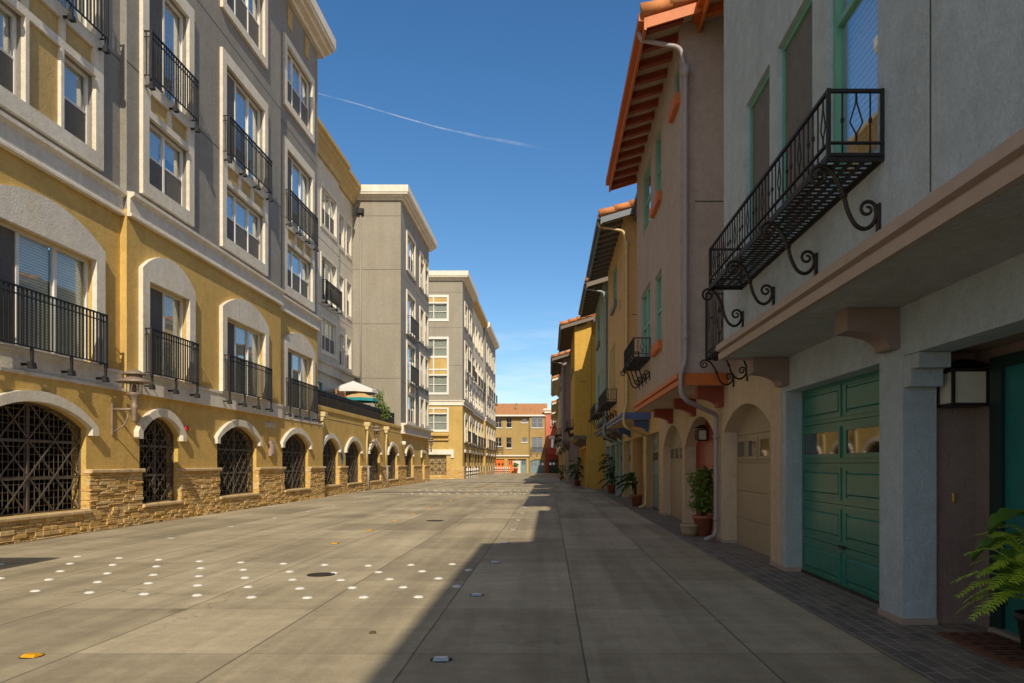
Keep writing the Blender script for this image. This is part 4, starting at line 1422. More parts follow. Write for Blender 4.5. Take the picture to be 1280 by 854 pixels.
# ------------------------------------------------------------------ left: the farthest block
def block_d():
    XD, YD = -7.6, 65.0
    t = thing("far_apartment_block", "far grey and ochre apartment block with a square lattice gate in its sunlit end wall", "apartment building", (XD, YD, 0))
    # end wall facing the camera; local x = X - (-11.6)
    cx = -11.6
    Lx = 3.997
    YF = YD
    YD = YD - 0.012

    def fx(px):
        return (px - 687) * YD / 930 - cx
    w0, w1 = fx(536) - 0.9, fx(561)
    gx0, gx1 = fx(536.7) - 1.0, fx(558)
    up = [rect(w0 + 0.14, w1 - 0.14, 13.95, 15.3), rect(w0 + 0.14, w1 - 0.14, 10.7, 12.2), rect(w0 + 0.14, w1 - 0.14, 7.5, 9.0)]
    lo = [rect(w0 + 0.14, w1 - 0.14, 4.25, 5.65), rect(gx0, gx1, 0.35, 2.05)]
    part("upper_wall", MB().slab([rect(-Lx, Lx, 6.5, 17.7)] + up, 0, 0.28).mesh("upper_wall", grey_sunlit), t, (cx, YD, 0), FRONT)
    part("lower_wall", MB().slab([rect(-Lx, Lx, -0.3, 6.5)] + lo, 0, 0.28).mesh("lower_wall", yellow_d), t, (cx, YD, 0), FRONT)
    xm, ww = (w0 + w1) / 2, w1 - w0 - 0.28
    for z, h in ((13.95, 1.35), (10.7, 1.5), (7.5, 1.5), (4.25, 1.4)):
        window(t, (cx + xm, YD, z), FRONT, ww, h, 2, True, bl=[0.97, 0.95], blm=blind_w, screens=False)
    hw = (w1 - w0) / 2

    def cells(z0, z1):
        return [(-hw + 0.14, -0.05, z0, z1), (0.05, hw - 0.14, z0, z1)]
    p1 = cells(15.42, 15.85)
    surround(t, (cx + xm, YD, 0), FRONT, rect(-hw, hw, 13.75, 16.05), [rect(-hw + 0.14, hw - 0.14, 13.95, 15.3)] + [rect(*p) for p in p1], 0.07, vinyl, panels=p1)
    p2 = cells(9.6, 10.55) + cells(9.13, 9.48)
    surround(t, (cx + xm, YD, 0), FRONT, rect(-hw, hw, 7.35, 12.4), [rect(-hw + 0.14, hw - 0.14, 10.7, 12.2), rect(-hw + 0.14, hw - 0.14, 7.5, 9.0)] + [rect(*p) for p in p2], 0.07, vinyl, panels=p2)
    p3 = cells(5.75, 6.1)
    surround(t, (cx + xm, YD, 0), FRONT, rect(-hw, hw, 4.1, 6.22), [rect(-hw + 0.14, hw - 0.14, 4.25, 5.65)] + [rect(*p) for p in p3], 0.07, vinyl, panels=p3)
    part("ledge", MB().box(-hw, hw, -0.35, -0.002, 3.75, 3.9).box(-hw, hw, -0.22, -0.002, 3.35, 3.5).mesh("ledge", yellow_d), t, (cx + xm, YD, 0), FRONT)
    part("lintel", MB().cbox(-hw - 0.3, hw + 0.45, -0.16, -0.002, 2.1, 2.55, 0.03).cbox(hw + 0.2, hw + 0.45, -0.16, -0.002, 1.8, 2.1, 0.03).mesh("lintel", white_cap), t, (cx + xm, YD, 0), FRONT)
    # square lattice gate: 3 rows of crossed squares
    b = MB()
    gw = gx1 - gx0
    b.slab([rect(-gw / 2, gw / 2, 0.35, 2.05), rect(-gw / 2 + 0.06, gw / 2 - 0.06, 0.41, 1.99)], 0.1, 0.15)
    nx = 4
    for i in range(nx):
        for k in range(3):
            x0, x1 = -gw / 2 + gw * i / nx, -gw / 2 + gw * (i + 1) / nx
            z0, z1 = 0.35 + 1.7 * k / 3, 0.35 + 1.7 * (k + 1) / 3
            b.tube([(x0, 0.12, z0), (x1, 0.12, z1)], 0.018, 4, smooth=False)
            b.tube([(x0, 0.13, z1), (x1, 0.13, z0)], 0.018, 4, smooth=False)
            if k:
                b.box(x0 + 0.002, x1 - 0.002, 0.105, 0.145, z0 - 0.02, z0 + 0.02)
        if i:
            b.box(x0 - 0.02, x0 + 0.02, 0.103, 0.147, 0.36, 2.04)
    part("gate", b.mesh("gate", gate_metal), t, (cx + (gx0 + gx1) / 2, YD, 0), FRONT)
    part("gate_backing", MB().box(gx0, gx1, 0.35, 0.4, 0.3, 2.1).mesh("gate_backing", plain("gate_wall", (0.42, 0.30, 0.12), 0.8)), t, (cx, YD, 0), FRONT)
    stones(t, YD, [(-Lx, gx0, 1.08), (gx0, gx1, 0.33), (gx1, Lx - 0.02, 1.08)], FRONT, 0) if False else None
    rb = MB()
    rnd = random.Random(5)
    for (a, c_, zt) in ((gx1, Lx + 0.06, 1.08), (gx0, gx1, 0.33), (-Lx, gx0, 1.08)):
        z = 0
        while z < zt - 0.02:
            hh = min(rnd.choice((0.06, 0.08, 0.1)), zt - z)
            x = a
            while x < c_ - 0.01:
                Ls = min(rnd.uniform(0.2, 0.5), c_ - x)
                rb.cbox(x, x + Ls - 0.006, -0.08 + rnd.uniform(-0.03, 0.03), 0.1, z, z + hh - 0.006, 0.015)
                x += Ls
            z += hh
    part("stone_base", rb.mesh("stone_base", stone), t, (cx, YD, 0), FRONT)
    belt(t, YD, -15.6, XD, 6.42, 6.85, FRONT, white_cap, 0.12)
    joints(t, YD, -15.6, XD, (16.3, 13.2, 9.9), FRONT)
    cornice(t, YF, -15.6, XD, 17.5, FRONT, 0.55, 0.55, white_cap, cream, mitre=(0, 1), back=0.0)
    # street front in three bays
    bays = [(XD, 65.0, 73.6, grey, white_cap, [67.4, 71.2]), (XD - 0.25, 73.6, 88.0, greige, tan_cornice, [75.9, 79.5, 82.6, 86.0]), (XD, 88.0, 104.3, grey, white_cap, [90.4, 94.0, 98.0, 102.0])]
    for X, Y0, Y1, m, mc, cols in bays:
        c = (Y0 + Y1) / 2
        L = (Y1 - Y0) / 2
        up, lo = [], []
        w = 1.9
        for y in cols:
            a, b_ = y - w / 2 - c, y + w / 2 - c
            up += [rect(a, b_, 13.7, 15.6), rect(a, b_, 9.7, 12.1), rect(a, b_, 7.3, 8.9)]
            lo += [rect(a, b_, 3.3, 5.3), rect(a, b_, 0.4, 2.3)]
        part("upper_wall", MB().slab([rect(-L, L, 6.5, 17.7)] + up, 0, 0.28).mesh("upper_wall", m), t, (X, c, 0), LEFT)
        part("lower_wall", MB().slab([rect(-L, L, -0.3, 6.5)] + lo, 0, 0.28).mesh("lower_wall", yellow_d), t, (X, c, 0), LEFT)
        for y in cols:
            for z, h, hung in ((13.7, 1.9, True), (9.7, 2.4, False), (7.3, 1.6, True), (3.3, 2.0, False)):
                window(t, (X, y, z), LEFT, w, h, 2, hung, bl=[0.9, 0.6], screens=False)
            x = w / 2
            surround(t, (X, y, 0), LEFT, rect(-x - 0.2, x + 0.2, 13.5, 15.8), [rect(-x, x, 13.7, 15.6)], 0.08)
            surround(t, (X, y, 0), LEFT, rect(-x - 0.2, x + 0.2, 7.1, 12.3), [rect(-x, x, 9.7, 12.1), rect(-x, x, 7.3, 8.9)], 0.08)
            surround(t, (X, y, 0), LEFT, arch(-x - 0.2, x + 0.2, 3.2, 5.5, 5.9), [rect(-x, x, 3.3, 5.3)], 0.08)
            for z in (9.65, 3.25):
                railing(t, (X, y, z), LEFT, w + 0.3, 1.0, 0.35, 3, 0.3, 0.13)
            gate(t, (X, y, 0), LEFT, w, 0.4, 2.3, 2.3, 1)
            part("door_hood", MB().cbox(-x - 0.2, x + 0.2, -0.12, -0.002, 2.32, 2.6, 0.02).mesh("door_hood", cream), t, (X, y, 0), LEFT)
        rb = MB()
        y = Y0
        for cy in cols + [None]:
            e = cy - w / 2 if cy else Y1
            rb.cbox(y - c, e - c, -0.09, 0.1, 0, 1.1, 0.02)
            if cy:
                rb.cbox(e - c, e + w - c, -0.09, 0.1, 0, 0.38, 0.02)
                y = e + w
        part("stone_base", rb.mesh("stone_base", cap_stone), t, (X, c, 0), LEFT)
        belt(t, X, Y0 + 0.01, Y1, 6.42, 6.85, LEFT, white_cap, 0.14)
        cornice(t, X, Y0, Y1, 17.5 + (0.0 if m is grey else 0.05), LEFT, 0.55, 0.55, mc, cream if m is grey else tan_cornice, mitre=(1 if Y0 < 66 else 0, 0), back=0.3)
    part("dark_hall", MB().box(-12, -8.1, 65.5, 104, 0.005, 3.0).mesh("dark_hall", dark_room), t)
    part("roof", MB().box(-15.5, -8.2, 65.4, 104.2, 17.4, 17.6).mesh("roof", grey), t)
    part("side_wall", MB().box(-15.6, -15.4, 65.3, 104.2, 0, 17.6).mesh("side_wall", grey), t)


block_d()


# ------------------------------------------------------------------ the houses closing the street
def end_houses():
    ochre_e = stucco("dull_ochre_stucco", (0.44, 0.32, 0.135), var=0.06)
    fr_e = plain("grey_frame", (0.36, 0.34, 0.30), 0.5)
    YE = 104.6
    k = YE / 930

    def X_(p):
        return (p - 687) * k

    def H_(p):
        return 1.3 + (580 - p) * k
    t = thing("townhouse", "ochre townhouse with brown tiled roof and orange garage door at the street's end", "townhouse", (-4, YE, 0))
    # main wall (left) and bay (right), local frame about cx
    xa, xb, xc = X_(600), X_(662), X_(681.5)
    cx = (xa + xb) / 2
    L = (xb - xa) / 2
    wins = [(618.9, 627.2, 534.6, 522), (633, 639.6, 534.6, 522), (652.3, 658.7, 528.4, 523.6), (618.9, 627.2, 558, 547), (632.6, 639.6, 560, 547), (652.3, 658.7, 553, 547.4)]
    holes = [rect(X_(a) - cx, X_(b) - cx, H_(c), H_(d)) for a, b, c, d in wins]
    part("wall", MB().slab([rect(-L, L, 2.35, 8.3)] + holes, 0, 0.25).mesh("wall", ochre_e), t, (cx, YE, 0), FRONT)
    for a, b, c, d in wins:
        w = X_(b) - X_(a)
        window(t, ((X_(a) + X_(b)) / 2, YE, H_(c)), FRONT, w, H_(d) - H_(c), 2 if w > 0.85 else 1, True, fr=fr_e, bl=0.2, screens=False, pm=pane_r, sill=(vinyl, 0.12, 0.12))
    gh = [rect(X_(617) - cx, X_(630.2) - cx, -0.2, 2.0), rect(X_(634.4) - cx, X_(658) - cx, -0.2, 2.0)]
    part("ground_wall", MB().slab([rect(-L, L, -0.3, 2.35)] + gh, 0.15, 0.35).mesh("ground_wall", olive_st), t, (cx, YE, 0), FRONT)
    part("band", MB().cbox(-L, L, -0.12, -0.002, 2.35, 2.55, 0.03).mesh("band", vinyl), t, (cx, YE, 0), FRONT)
    garage_door(t, ((X_(617) + X_(630.2)) / 2, YE + 0.15, 0), FRONT, X_(630.2) - X_(617) - 0.01, 2.0, orange_d, 3, 4)
    part("porch_wall", MB().box(X_(641) - cx, X_(651) - cx, 0.5, 0.55, 0, 2.05).mesh("porch_wall", white_wall), t, (cx, YE, 0), FRONT)
    for a, b, m in ((634.4, 641, orange_d), (650.6, 658, bluegrey_d)):
        d = part("door", MB().box(X_(a) - cx + 0.01, X_(b) - cx - 0.01, 0.4, 0.46, 0.01, 2.05).mesh("door", m), t, (cx, YE, 0), FRONT)
        pb = MB()
        w = X_(b) - X_(a)
        for s in (0.28, 0.62):
            pb.box(X_(a) - cx + w * s, X_(a) - cx + w * (s + 0.16), 0.385, 0.398, 1.2, 1.9)
        sub("pane", pb.mesh("pane", dark_room), d)
    # bay
    cb = (xb + xc) / 2
    Lb = (xc - xb) / 2
    bh = [rect(X_(664.3) - cb, X_(678.6) - cb, H_(535), H_(521.6)), rect(X_(664.6) - cb, X_(678.4) - cb, H_(566), H_(547)), arch(X_(662.6) - cb + 0.02, X_(680.6) - cb, -0.2, H_(577), H_(574.2))]
    part("bay_wall", MB().slab([rect(-Lb, Lb, -0.3, 8.35)] + bh, -0.5, -0.2).mesh("bay_wall", ochre_e), t, (cb, YE, 0), FRONT)
    part("bay_side", MB().box(-Lb, -Lb + 0.2, -0.2, 0, 0, 8.35).box(Lb - 0.2, Lb, -0.2, 0, 0, 8.35).mesh("bay_side", ochre_e), t, (cb, YE, 0), FRONT)
    window(t, (cb - 0.02, YE - 0.5, H_(535)), FRONT, X_(678.6) - X_(664.3), H_(521.6) - H_(535), 2, True, fr=fr_e, bl=0.15, screens=False, pm=pane_r, sill=(vinyl, 0.12, 0.1))
    window(t, (cb - 0.02, YE - 0.5, H_(566)), FRONT, X_(678.4) - X_(664.6), H_(547) - H_(566), 2, False, fr=fr_e, bl=0.4, screens=False, pm=pane_r)
    railing(t, (cb - 0.02, YE - 0.5, H_(566)), FRONT, 1.75, 0.75, 0.35, 3, 0.25, 0.12)
    railing(t, ((X_(617) + X_(628)) / 2, YE, H_(564)), FRONT, 1.5, 0.6, 0.4, 3, 0.25, 0.12)
    garage_door(t, (cb, YE - 0.5, 0), FRONT, X_(680.6) - X_(662.6) - 0.05, 2.05, bluegrey_d, 4, 4)
    # roof: one slope towards the street, with eave boards and rafter tails
    b = MB()
    ze, zr, d = 8.15, 10.05, 3.6
    N = 140
    xl, xr = xa - 2, xc + 0.3
    vs_, fs = [], []
    for i in range(N + 1):
        x = xl + (xr - xl) * i / N
        zo = 0.05 * abs(math.sin(i * PI / 2.5))
        vs_ += [(x, YE - 0.75, ze + zo), (x, YE + d, zr + zo), (x, YE - 0.75, ze - 0.06), (x, YE + d, zr - 0.06)]
        if i:
            o = 4 * i
            fs += [(o - 4, o, o + 1, o - 3), (o - 2, o - 1, o + 3, o + 2), (o - 4, o - 2, o + 2, o)]
    b.add(vs_, fs)
    rf = part("roof", b.mesh("roof", tile_b), t)
    b = MB().tube([(X_(645), YE + 1.2, 8.9), (X_(645), YE + 1.2, 9.75)], 0.12, 10).lathe([(0.2, 0), (0.2, 0.1), (0.05, 0.22)], (X_(645), YE + 1.2, 9.72), 12)
    sub("vent_pipe", b.mesh("vent_pipe", pipe_grey), rf)
    b = MB().box(xl, xr, -0.82, -0.76, ze - 0.2, ze + 0.02)
    part("eave_board", b.mesh("eave_board", vinyl), t, (0, YE, 0), FRONT)
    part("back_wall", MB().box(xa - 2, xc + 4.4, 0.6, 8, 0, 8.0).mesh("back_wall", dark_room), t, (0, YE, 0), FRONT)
    # salmon house
    s = thing("townhouse", "salmon and brick red townhouse beside the ochre one at the end of the street", "townhouse", (1.2, YE - 1, 0))
    YS = YE - 0.9
    x0, x1 = X_(681.8), X_(720)
    c2 = (x0 + x1) / 2
    L2 = (x1 - x0) / 2
    hs = [rect(X_(688.6) - c2, X_(694.6) - c2, H_(533), H_(522.4)), rect(X_(688.6) - c2, X_(695.6) - c2, H_(560), H_(547.6)), rect(X_(698.6) - c2, X_(704.6) - c2, H_(533), H_(522.4))]
    part("upper_wall", MB().slab([rect(-L2, L2, 3.3, 8.7)] + hs, 0, 0.25).mesh("upper_wall", salmon), s, (c2, YS, 0), FRONT)
    part("ground_wall", MB().slab([rect(-L2, L2, -0.3, 3.3), arch(X_(686) - c2, X_(702) - c2, -0.2, 1.7, 2.0)], 0, 0.25).mesh("ground_wall", red_st), s, (c2, YS, 0), FRONT)
    garage_door(s, ((X_(686) + X_(702)) / 2, YS, 0), FRONT, X_(702) - X_(686) - 0.02, 2.1, char_d, 4, 4)
    for a, b_, c, d_ in ((688.6, 694.6, 533, 522.4), (688.6, 695.6, 560, 547.6), (698.6, 704.6, 533, 522.4)):
        window(s, ((X_(a) + X_(b_)) / 2, YS, H_(c)), FRONT, X_(b_) - X_(a), H_(d_) - H_(c), 2, True, bl=0.3, screens=False, sill=(red_st, 0.14, 0.25))
    part("cornice", MB().cbox(-L2 - 0.3, L2, -0.4, 0.3, 8.7, 9.0, 0.03).cbox(-L2 - 0.15, L2, -0.25, 0.2, 8.35, 8.7, 0.03).mesh("cornice", white_cap), s, (c2, YS, 0), FRONT)
    part("balcony_wall", MB().cbox(-L2 + 0.1, L2, -0.7, -0.003, 2.6, 3.5, 0.02).mesh("balcony_wall", red_st), s, (c2, YS, 0), FRONT)
    part("awning", MB().prism([(-0.003, 5.2), (-0.6, 4.85), (-0.6, 4.75), (-0.003, 4.75)], -L2 + 0.5, L2).mesh("awning", white_cap), s, (c2, YS, 0), FRONT)


def garage_door(root, loc, rot, w, h, m, n=2, rows=5, depth=0.2, win_row=1, flat=False):
    """sectional door with raised panels and a row of lights: garage_door > pane"""
    def mk():
        b = MB()
        rh = h / rows
        for r in range(rows):
            z0, z1 = r * rh + 0.003, (r + 1) * rh - 0.003
            b.box(-w / 2, w / 2, depth, depth + 0.04, z0, z1)
            for i in range(n):
                a, c = -w / 2 + w * i / n + 0.055, -w / 2 + w * (i + 1) / n - 0.055
                if rows - 1 - r == win_row:
                    b.slab([rect(a, c, z0 + 0.05, z1 - 0.05), rect(a + 0.045, c - 0.045, z0 + 0.095, z1 - 0.095)], depth - 0.018, depth)
                elif not flat:
                    b.slab([rect(a, c, z0 + 0.045, z1 - 0.045), rect(a + 0.03, c - 0.03, z0 + 0.075, z1 - 0.075)], depth - 0.012, depth)
                    b.cbox(a + 0.05, c - 0.05, depth - 0.016, depth + 0.001, z0 + 0.095, z1 - 0.095, 0.02)
        return b.mesh("garage_door", m)
    key = ("gd", round(w, 2), round(h, 2), m.name, n, rows, depth, flat)
    d = part("garage_door", cached(key, mk), root, loc, rot)
    rh = h / rows
    zr = (rows - 1 - win_row) * rh

    def hw():
        b = MB()
        b.cbox(-0.07, 0.07, depth - 0.03, depth - 0.012, rh * 1.0 - 0.015, rh * 1.0 + 0.015, 0.004)
        return b.mesh("handle", iron)
    if n == 2:
        sub("handle", cached(key + ("h",), hw), d)
        sub("seal", cached(key + ("s",), lambda: MB().box(-w / 2 + 0.002, w / 2 - 0.002, depth - 0.014, depth + 0.03, 0.0005, 0.03).mesh("seal", castiron)), d)

    def pm():
        b = MB()
        b.box(-w / (2 * n) + 0.102, w / (2 * n) - 0.102, depth - 0.006, depth - 0.002, zr + 0.1, zr + rh - 0.1)
        return b.mesh("pane", door_pane)
    for i in range(n):
        sub("pane", cached(key + ("p",), pm), d, (-w / 2 + w * (i + 0.5) / n, 0, 0))
    return d


def _door_pane():
    m, n, l, b = new_mat("door_light")
    b.inputs["Base Color"].default_value = (0.012, 0.012, 0.012, 1)
    b.inputs["Roughness"].default_value = 0.03
    b.inputs["Specular IOR Level"].default_value = 1.0
    b.inputs["IOR"].default_value = 2.2
    return m


door_pane = _door_pane()
end_houses()


# ------------------------------------------------------------------ right: the row of townhouses
def corbel(root, X, Y, m, w=0.27, out=0.43, z=2.566, h=0.33):
    prof = [(-0.002, z - h), (-0.09, z - h)]
    for i in range(7):
        a = PI / 2 * i / 6
        prof.append((-0.09 - (out - 0.09) * (1 - math.cos(a)), z - h + 0.02 + (h - 0.20) * math.sin(a)))
    prof += [(-out, z - 0.16), (-out, z), (-0.002, z)]
    return part("corbel", cached(("corbel", m.name, w, out), lambda: MB().prism(prof[::-1], -w / 2, w / 2).mesh("corbel", m)), root, (X, Y, 0), RIGHT)


def scroll_pts(out, drop):
    """S-curve of an iron bracket in (y, z): curl under the deck front, sweep down, curl back at the wall"""
    k, q = out / 0.35, drop / 0.44
    P = []
    for i in range(20):                                   # upper curl, unrolling over the top towards the wall
        t = i / 19
        a = R(610 - 520 * t)
        r = 0.012 + 0.056 * t
        P.append((-0.385 * k + r * math.cos(a), -0.082 + r * math.sin(a)))
    C = [P[-2], P[-1], (-0.315 * k, -0.045 * q), (-0.262 * k, -0.125 * q), (-0.23 * k, -0.205 * q), (-0.205 * k, -0.30 * q), (-0.16 * k, -0.385 * q), (-0.10 * k, -0.415 * q), (-0.048 * k, -0.385 * q), (-0.022, -0.32 * q), (-0.03, -0.27 * q)]
    for i in range(1, len(C) - 2):
        p0, p1, p2, p3 = (Vector(c) for c in C[i - 1:i + 3])
        for j in range(1, 5):
            t = j / 4
            v = 0.5 * ((2 * p1) + (p2 - p0) * t + (2 * p0 - 5 * p1 + 4 * p2 - p3) * t * t + (3 * p1 - p0 - 3 * p2 + p3) * t ** 3)
            P.append((v.x, v.y))
    for i in range(1, 17):                                # lower curl back off the wall
        t = i / 16
        a = R(0 + 470 * t)
        r = 0.058 * (1 - 0.78 * t)
        P.append((-0.08 + r * math.cos(a), -0.29 * q + r * math.sin(a)))
    return P


def balconette(root, loc, L, out=0.35, h=0.43, nbr=4, drop=0.44, brx=None, solid=False):
    """wrought-iron window balcony: balcony > rail, bracket"""
    key = ("blt", round(L, 2), out, h, nbr)

    def deck():
        b = MB()
        k = int(out / 0.075)
        for i in range(k + 1):
            y = -0.004 - (out - 0.03) * i / k
            b.box(-L / 2 + 0.012, L / 2 - 0.012, y - 0.034, y, 0.0, 0.006)
        k = int(L / 0.075)
        for i in range(k + 1):
            x = -L / 2 + L * i / k
            b.box(x - 0.017, x + 0.017, -out + 0.002, -0.004, 0.0075, 0.013)
        b.box(-L / 2 - 0.006, L / 2 + 0.006, -out - 0.006, -out, -0.02, 0.03)
        for s in (-1, 1):
            b.box(s * L / 2 - 0.006, s * L / 2 + 0.006, -out, -0.002, -0.021, 0.031)
        b.box(-L / 2, L / 2, -0.012, -0.003, -0.019, 0.02)
        return b.mesh("balcony", iron)
    o = part("balcony", cached(key, deck), root, loc, RIGHT)

    def rail():
        b = MB()
        for z, t in ((h, 0.02), (0.10, 0.012)):
            b.box(-L / 2 - 0.012, L / 2 + 0.012, -out - 0.012, -out + 0.01, z - t, z)
            for s in (-1, 1):
                b.box(s * L / 2 - 0.011, s * L / 2 + 0.011, -out + 0.01, -0.003, z - t - 0.0005, z + 0.0005)

        def bal(x, y, kind):
            if kind == 2:
                for s in (-1, 1):
                    if abs(y + out) < 0.02:
                        b.tube([(x, y, 0.10), (x + s * 0.004, y, h * 0.36), (x + s * 0.04, y, h * 0.52), (x + s * 0.004, y, h * 0.80), (x, y, h - 0.01)], 0.0055, 5)
                    else:
                        b.tube([(x, y, 0.10), (x, y + s * 0.004, h * 0.36), (x, y + s * 0.04, h * 0.52), (x, y + s * 0.004, h * 0.80), (x, y, h - 0.01)], 0.0055, 5)
            else:
                b.tube([(x, y, 0.03), (x, y, h - 0.01)], 0.006, 5)
                if kind == 1:
                    b.lathe([(0.006, -0.02), (0.012, -0.008), (0.012, 0.008), (0.006, 0.02)], (x, y, h * 0.55), 6)
        k = max(2, int(L / 0.09))
        for i in range(1, k):
            bal(-L / 2 + L * i / k, -out, 2 if i % 5 == 2 else (1 if i % 5 in (0, 4) else 0))
        ke = 4 if out < 0.5 else 6
        for s in (-1, 1):
            for i in range(1, ke):
                bal(s * L / 2, -out * i / ke, 2 if i == ke // 2 else 1)
            b.tube([(s * L / 2, -out, -0.01), (s * L / 2, -out, h + 0.004)], 0.012, 4, smooth=False)
            b.tube([(s * L / 2, -0.014, -0.01), (s * L / 2, -0.014, h + 0.004)], 0.010, 4, smooth=False)
        return b.mesh("rail", iron)
    sub("rail", cached(key + ("r",), rail), o)

    def br():
        b = MB()
        P = scroll_pts(out, drop)
        b.tube([(0, y, z) for y, z in P], [0.009 + 0.006 * math.sin(PI * i / (len(P) - 1)) for i in range(len(P))], 7)
        b.lathe([(0.016, -0.014), (0.026, 0), (0.016, 0.014)], (0, -0.23 * out / 0.35, -0.205 * drop / 0.44), 8)
        b.cbox(-0.02, 0.02, -0.022, -0.002, -drop * 1.02, -drop * 0.58, 0.006)
        return b.mesh("bracket", bronze_dark)
    for i in range(nbr):
        x = L / 2 - 0.06 - (L - 0.12) * i / max(1, nbr - 1)
        sub("bracket", cached(("bltbr", out, drop), br), o, (x, 0, -0.012))
    return o


def roof_bay(root, Xb, Y0, Y1, ze, e, depth, pitch, trim, soffit, mt, over=0.45, rafters=True, rafter_mat=None):
    c = (Y0 + Y1) / 2
    L = (Y1 - Y0) / 2 + over
    zr = ze + (depth + e) * pitch
    P = (Xb, c, 0)
    b = MB()
    N = int(L * 2 / 0.055)
    vs_, fs = [], []
    nr = 6
    for i in range(N + 1):
        x = -L + 2 * L * i / N
        zo = 0.055 * abs(math.sin(i * PI / 4.0))
        row = []
        for j in range(nr + 1):
            y = -e - 0.06 + (depth + e + 0.06) * j / nr
            row.append((x, y, ze + (y + e) * pitch + zo + 0.01))
        row.append((x, depth, zr - 0.02))
        row.append((x, -e - 0.06, ze - 0.03))
        vs_ += row
    R_ = nr + 3
    for i in range(N):
        for j in range(nr + 2):
            a = i * R_ + j
            fs.append((a, a + 1, a + R_ + 1, a + R_))
        fs.append((i * R_ + R_ - 1, i * R_, (i + 1) * R_, (i + 1) * R_ + R_ - 1))
    b.add(vs_, fs)
    rf = part("roof", b.mesh("roof", mt), root, P, RIGHT)
    # rake tiles at both ends
    for s in (-1, 1):
        b = MB()
        y = -e - 0.08
        while y < depth:
            y2 = min(depth, y + 0.42)
            b.tube([(s * (L + 0.0), y, ze + (y + e) * pitch + 0.05), (s * (L + 0.0), y2 + 0.04, ze + (y2 + e) * pitch + 0.035)], [0.105, 0.085], 10)
            y = y2
        sub("rake_tiles", b.mesh("rake_tiles", mt), rf)
    b = MB()
    b.prism([(-e, ze - 0.10), (depth, zr - 0.10), (depth, zr - 0.035), (-e, ze - 0.035)][::-1], -L + 0.04, L - 0.04)
    part("soffit", b.mesh("soffit", soffit), root, P, RIGHT)
    b = MB()
    b.box(-L, L, -e - 0.04, -e - 0.002, ze - 0.27, ze + 0.012)
    b.box(-L + 0.03, L - 0.03, -e - 0.12, -e - 0.042, ze - 0.12, ze + 0.0)
    for s in (-1, 1):
        x0, x1 = (L - 0.038, L) if s > 0 else (-L, -L + 0.038)
        b.prism([(-e, ze - 0.24), (depth, zr - 0.24), (depth, zr - 0.03), (-e, ze - 0.03)][::-1], x0, x1)
    part("fascia", b.mesh("fascia", trim), root, P, RIGHT)
    if rafters:
        k = int(2 * L / 0.56)

        def rm():
            return MB().prism([(-e + 0.03, ze - 0.205), (-0.002, ze - 0.205 + (e - 0.03) * pitch), (-0.002, ze - 0.102 + e * pitch), (-e + 0.03, ze - 0.102 + 0.03 * pitch)][::-1], -0.06, 0.06).mesh("rafter_tail", rafter_mat or trim)
        for i in range(k + 1):
            x = -L + 0.2 + (2 * L - 0.4) * i / k
            part("rafter_tail", cached(("raft", ze, e, pitch, trim.name), rm), root, (Xb, c - x, 0), RIGHT)
    return rf


def lantern(x, y, z, label, s=1.0, rot=0.0, grid=False, group=None):
    """box lantern, z = bottom, back at y = 0 of its own frame"""
    t = thing("lantern", label, "lantern", (x, y, z), group)
    w, d, h = 0.27 * s, 0.24 * s, 0.29 * s
    b = MB()
    for xx in (-w / 2, w / 2):
        for yy in (-d, -0.02):
            b.box(xx - 0.011, xx + 0.011, yy - 0.011, yy + 0.011, 0, h)
    for z0 in (0, h - 0.022):
        b.box(-w / 2 - 0.012, w / 2 + 0.012, -d - 0.012, -0.009, z0 - 0.001, z0 + 0.022)
    b.add([(-w / 2 - 0.05, -d - 0.05, h + 0.022), (w / 2 + 0.05, -d - 0.05, h + 0.022), (w / 2 + 0.05, 0.0, h + 0.022), (-w / 2 - 0.05, 0.0, h + 0.022),
           (-0.03, -d / 2 - 0.03, h + 0.085), (0.03, -d / 2 - 0.03, h + 0.085), (0.03, -d / 2 + 0.03, h + 0.085), (-0.03, -d / 2 + 0.03, h + 0.085)],
          [(0, 3, 2, 1), (4, 5, 6, 7), (0, 1, 5, 4), (1, 2, 6, 5), (2, 3, 7, 6), (3, 0, 4, 7)])
    b.box(-0.05, 0.05, -0.012, 0.0, h * 0.2, h * 0.9)
    if grid:
        for q in (-0.17, 0.17):
            b.box(w * q - 0.005, w * q + 0.005, -d - 0.006, -d + 0.004, 0.02, h - 0.02)
            b.box(-w / 2, w / 2, -d - 0.005, -d + 0.003, h * (0.5 + q) - 0.005, h * (0.5 + q) + 0.005)
            b.box(-w / 2 - 0.004, -w / 2 + 0.004, -d / 2 + d * q - 0.005, -d / 2 + d * q + 0.005, 0.02, h - 0.02)
    part("frame", b.mesh("frame", bronze_dark), t, (x, y, z), rot)
    b = MB().box(-w / 2 + 0.006, w / 2 - 0.006, -d + 0.006, -0.03, 0.022, h - 0.024)
    part("shade", b.mesh("shade", frost), t, (x, y, z), rot)
    return t


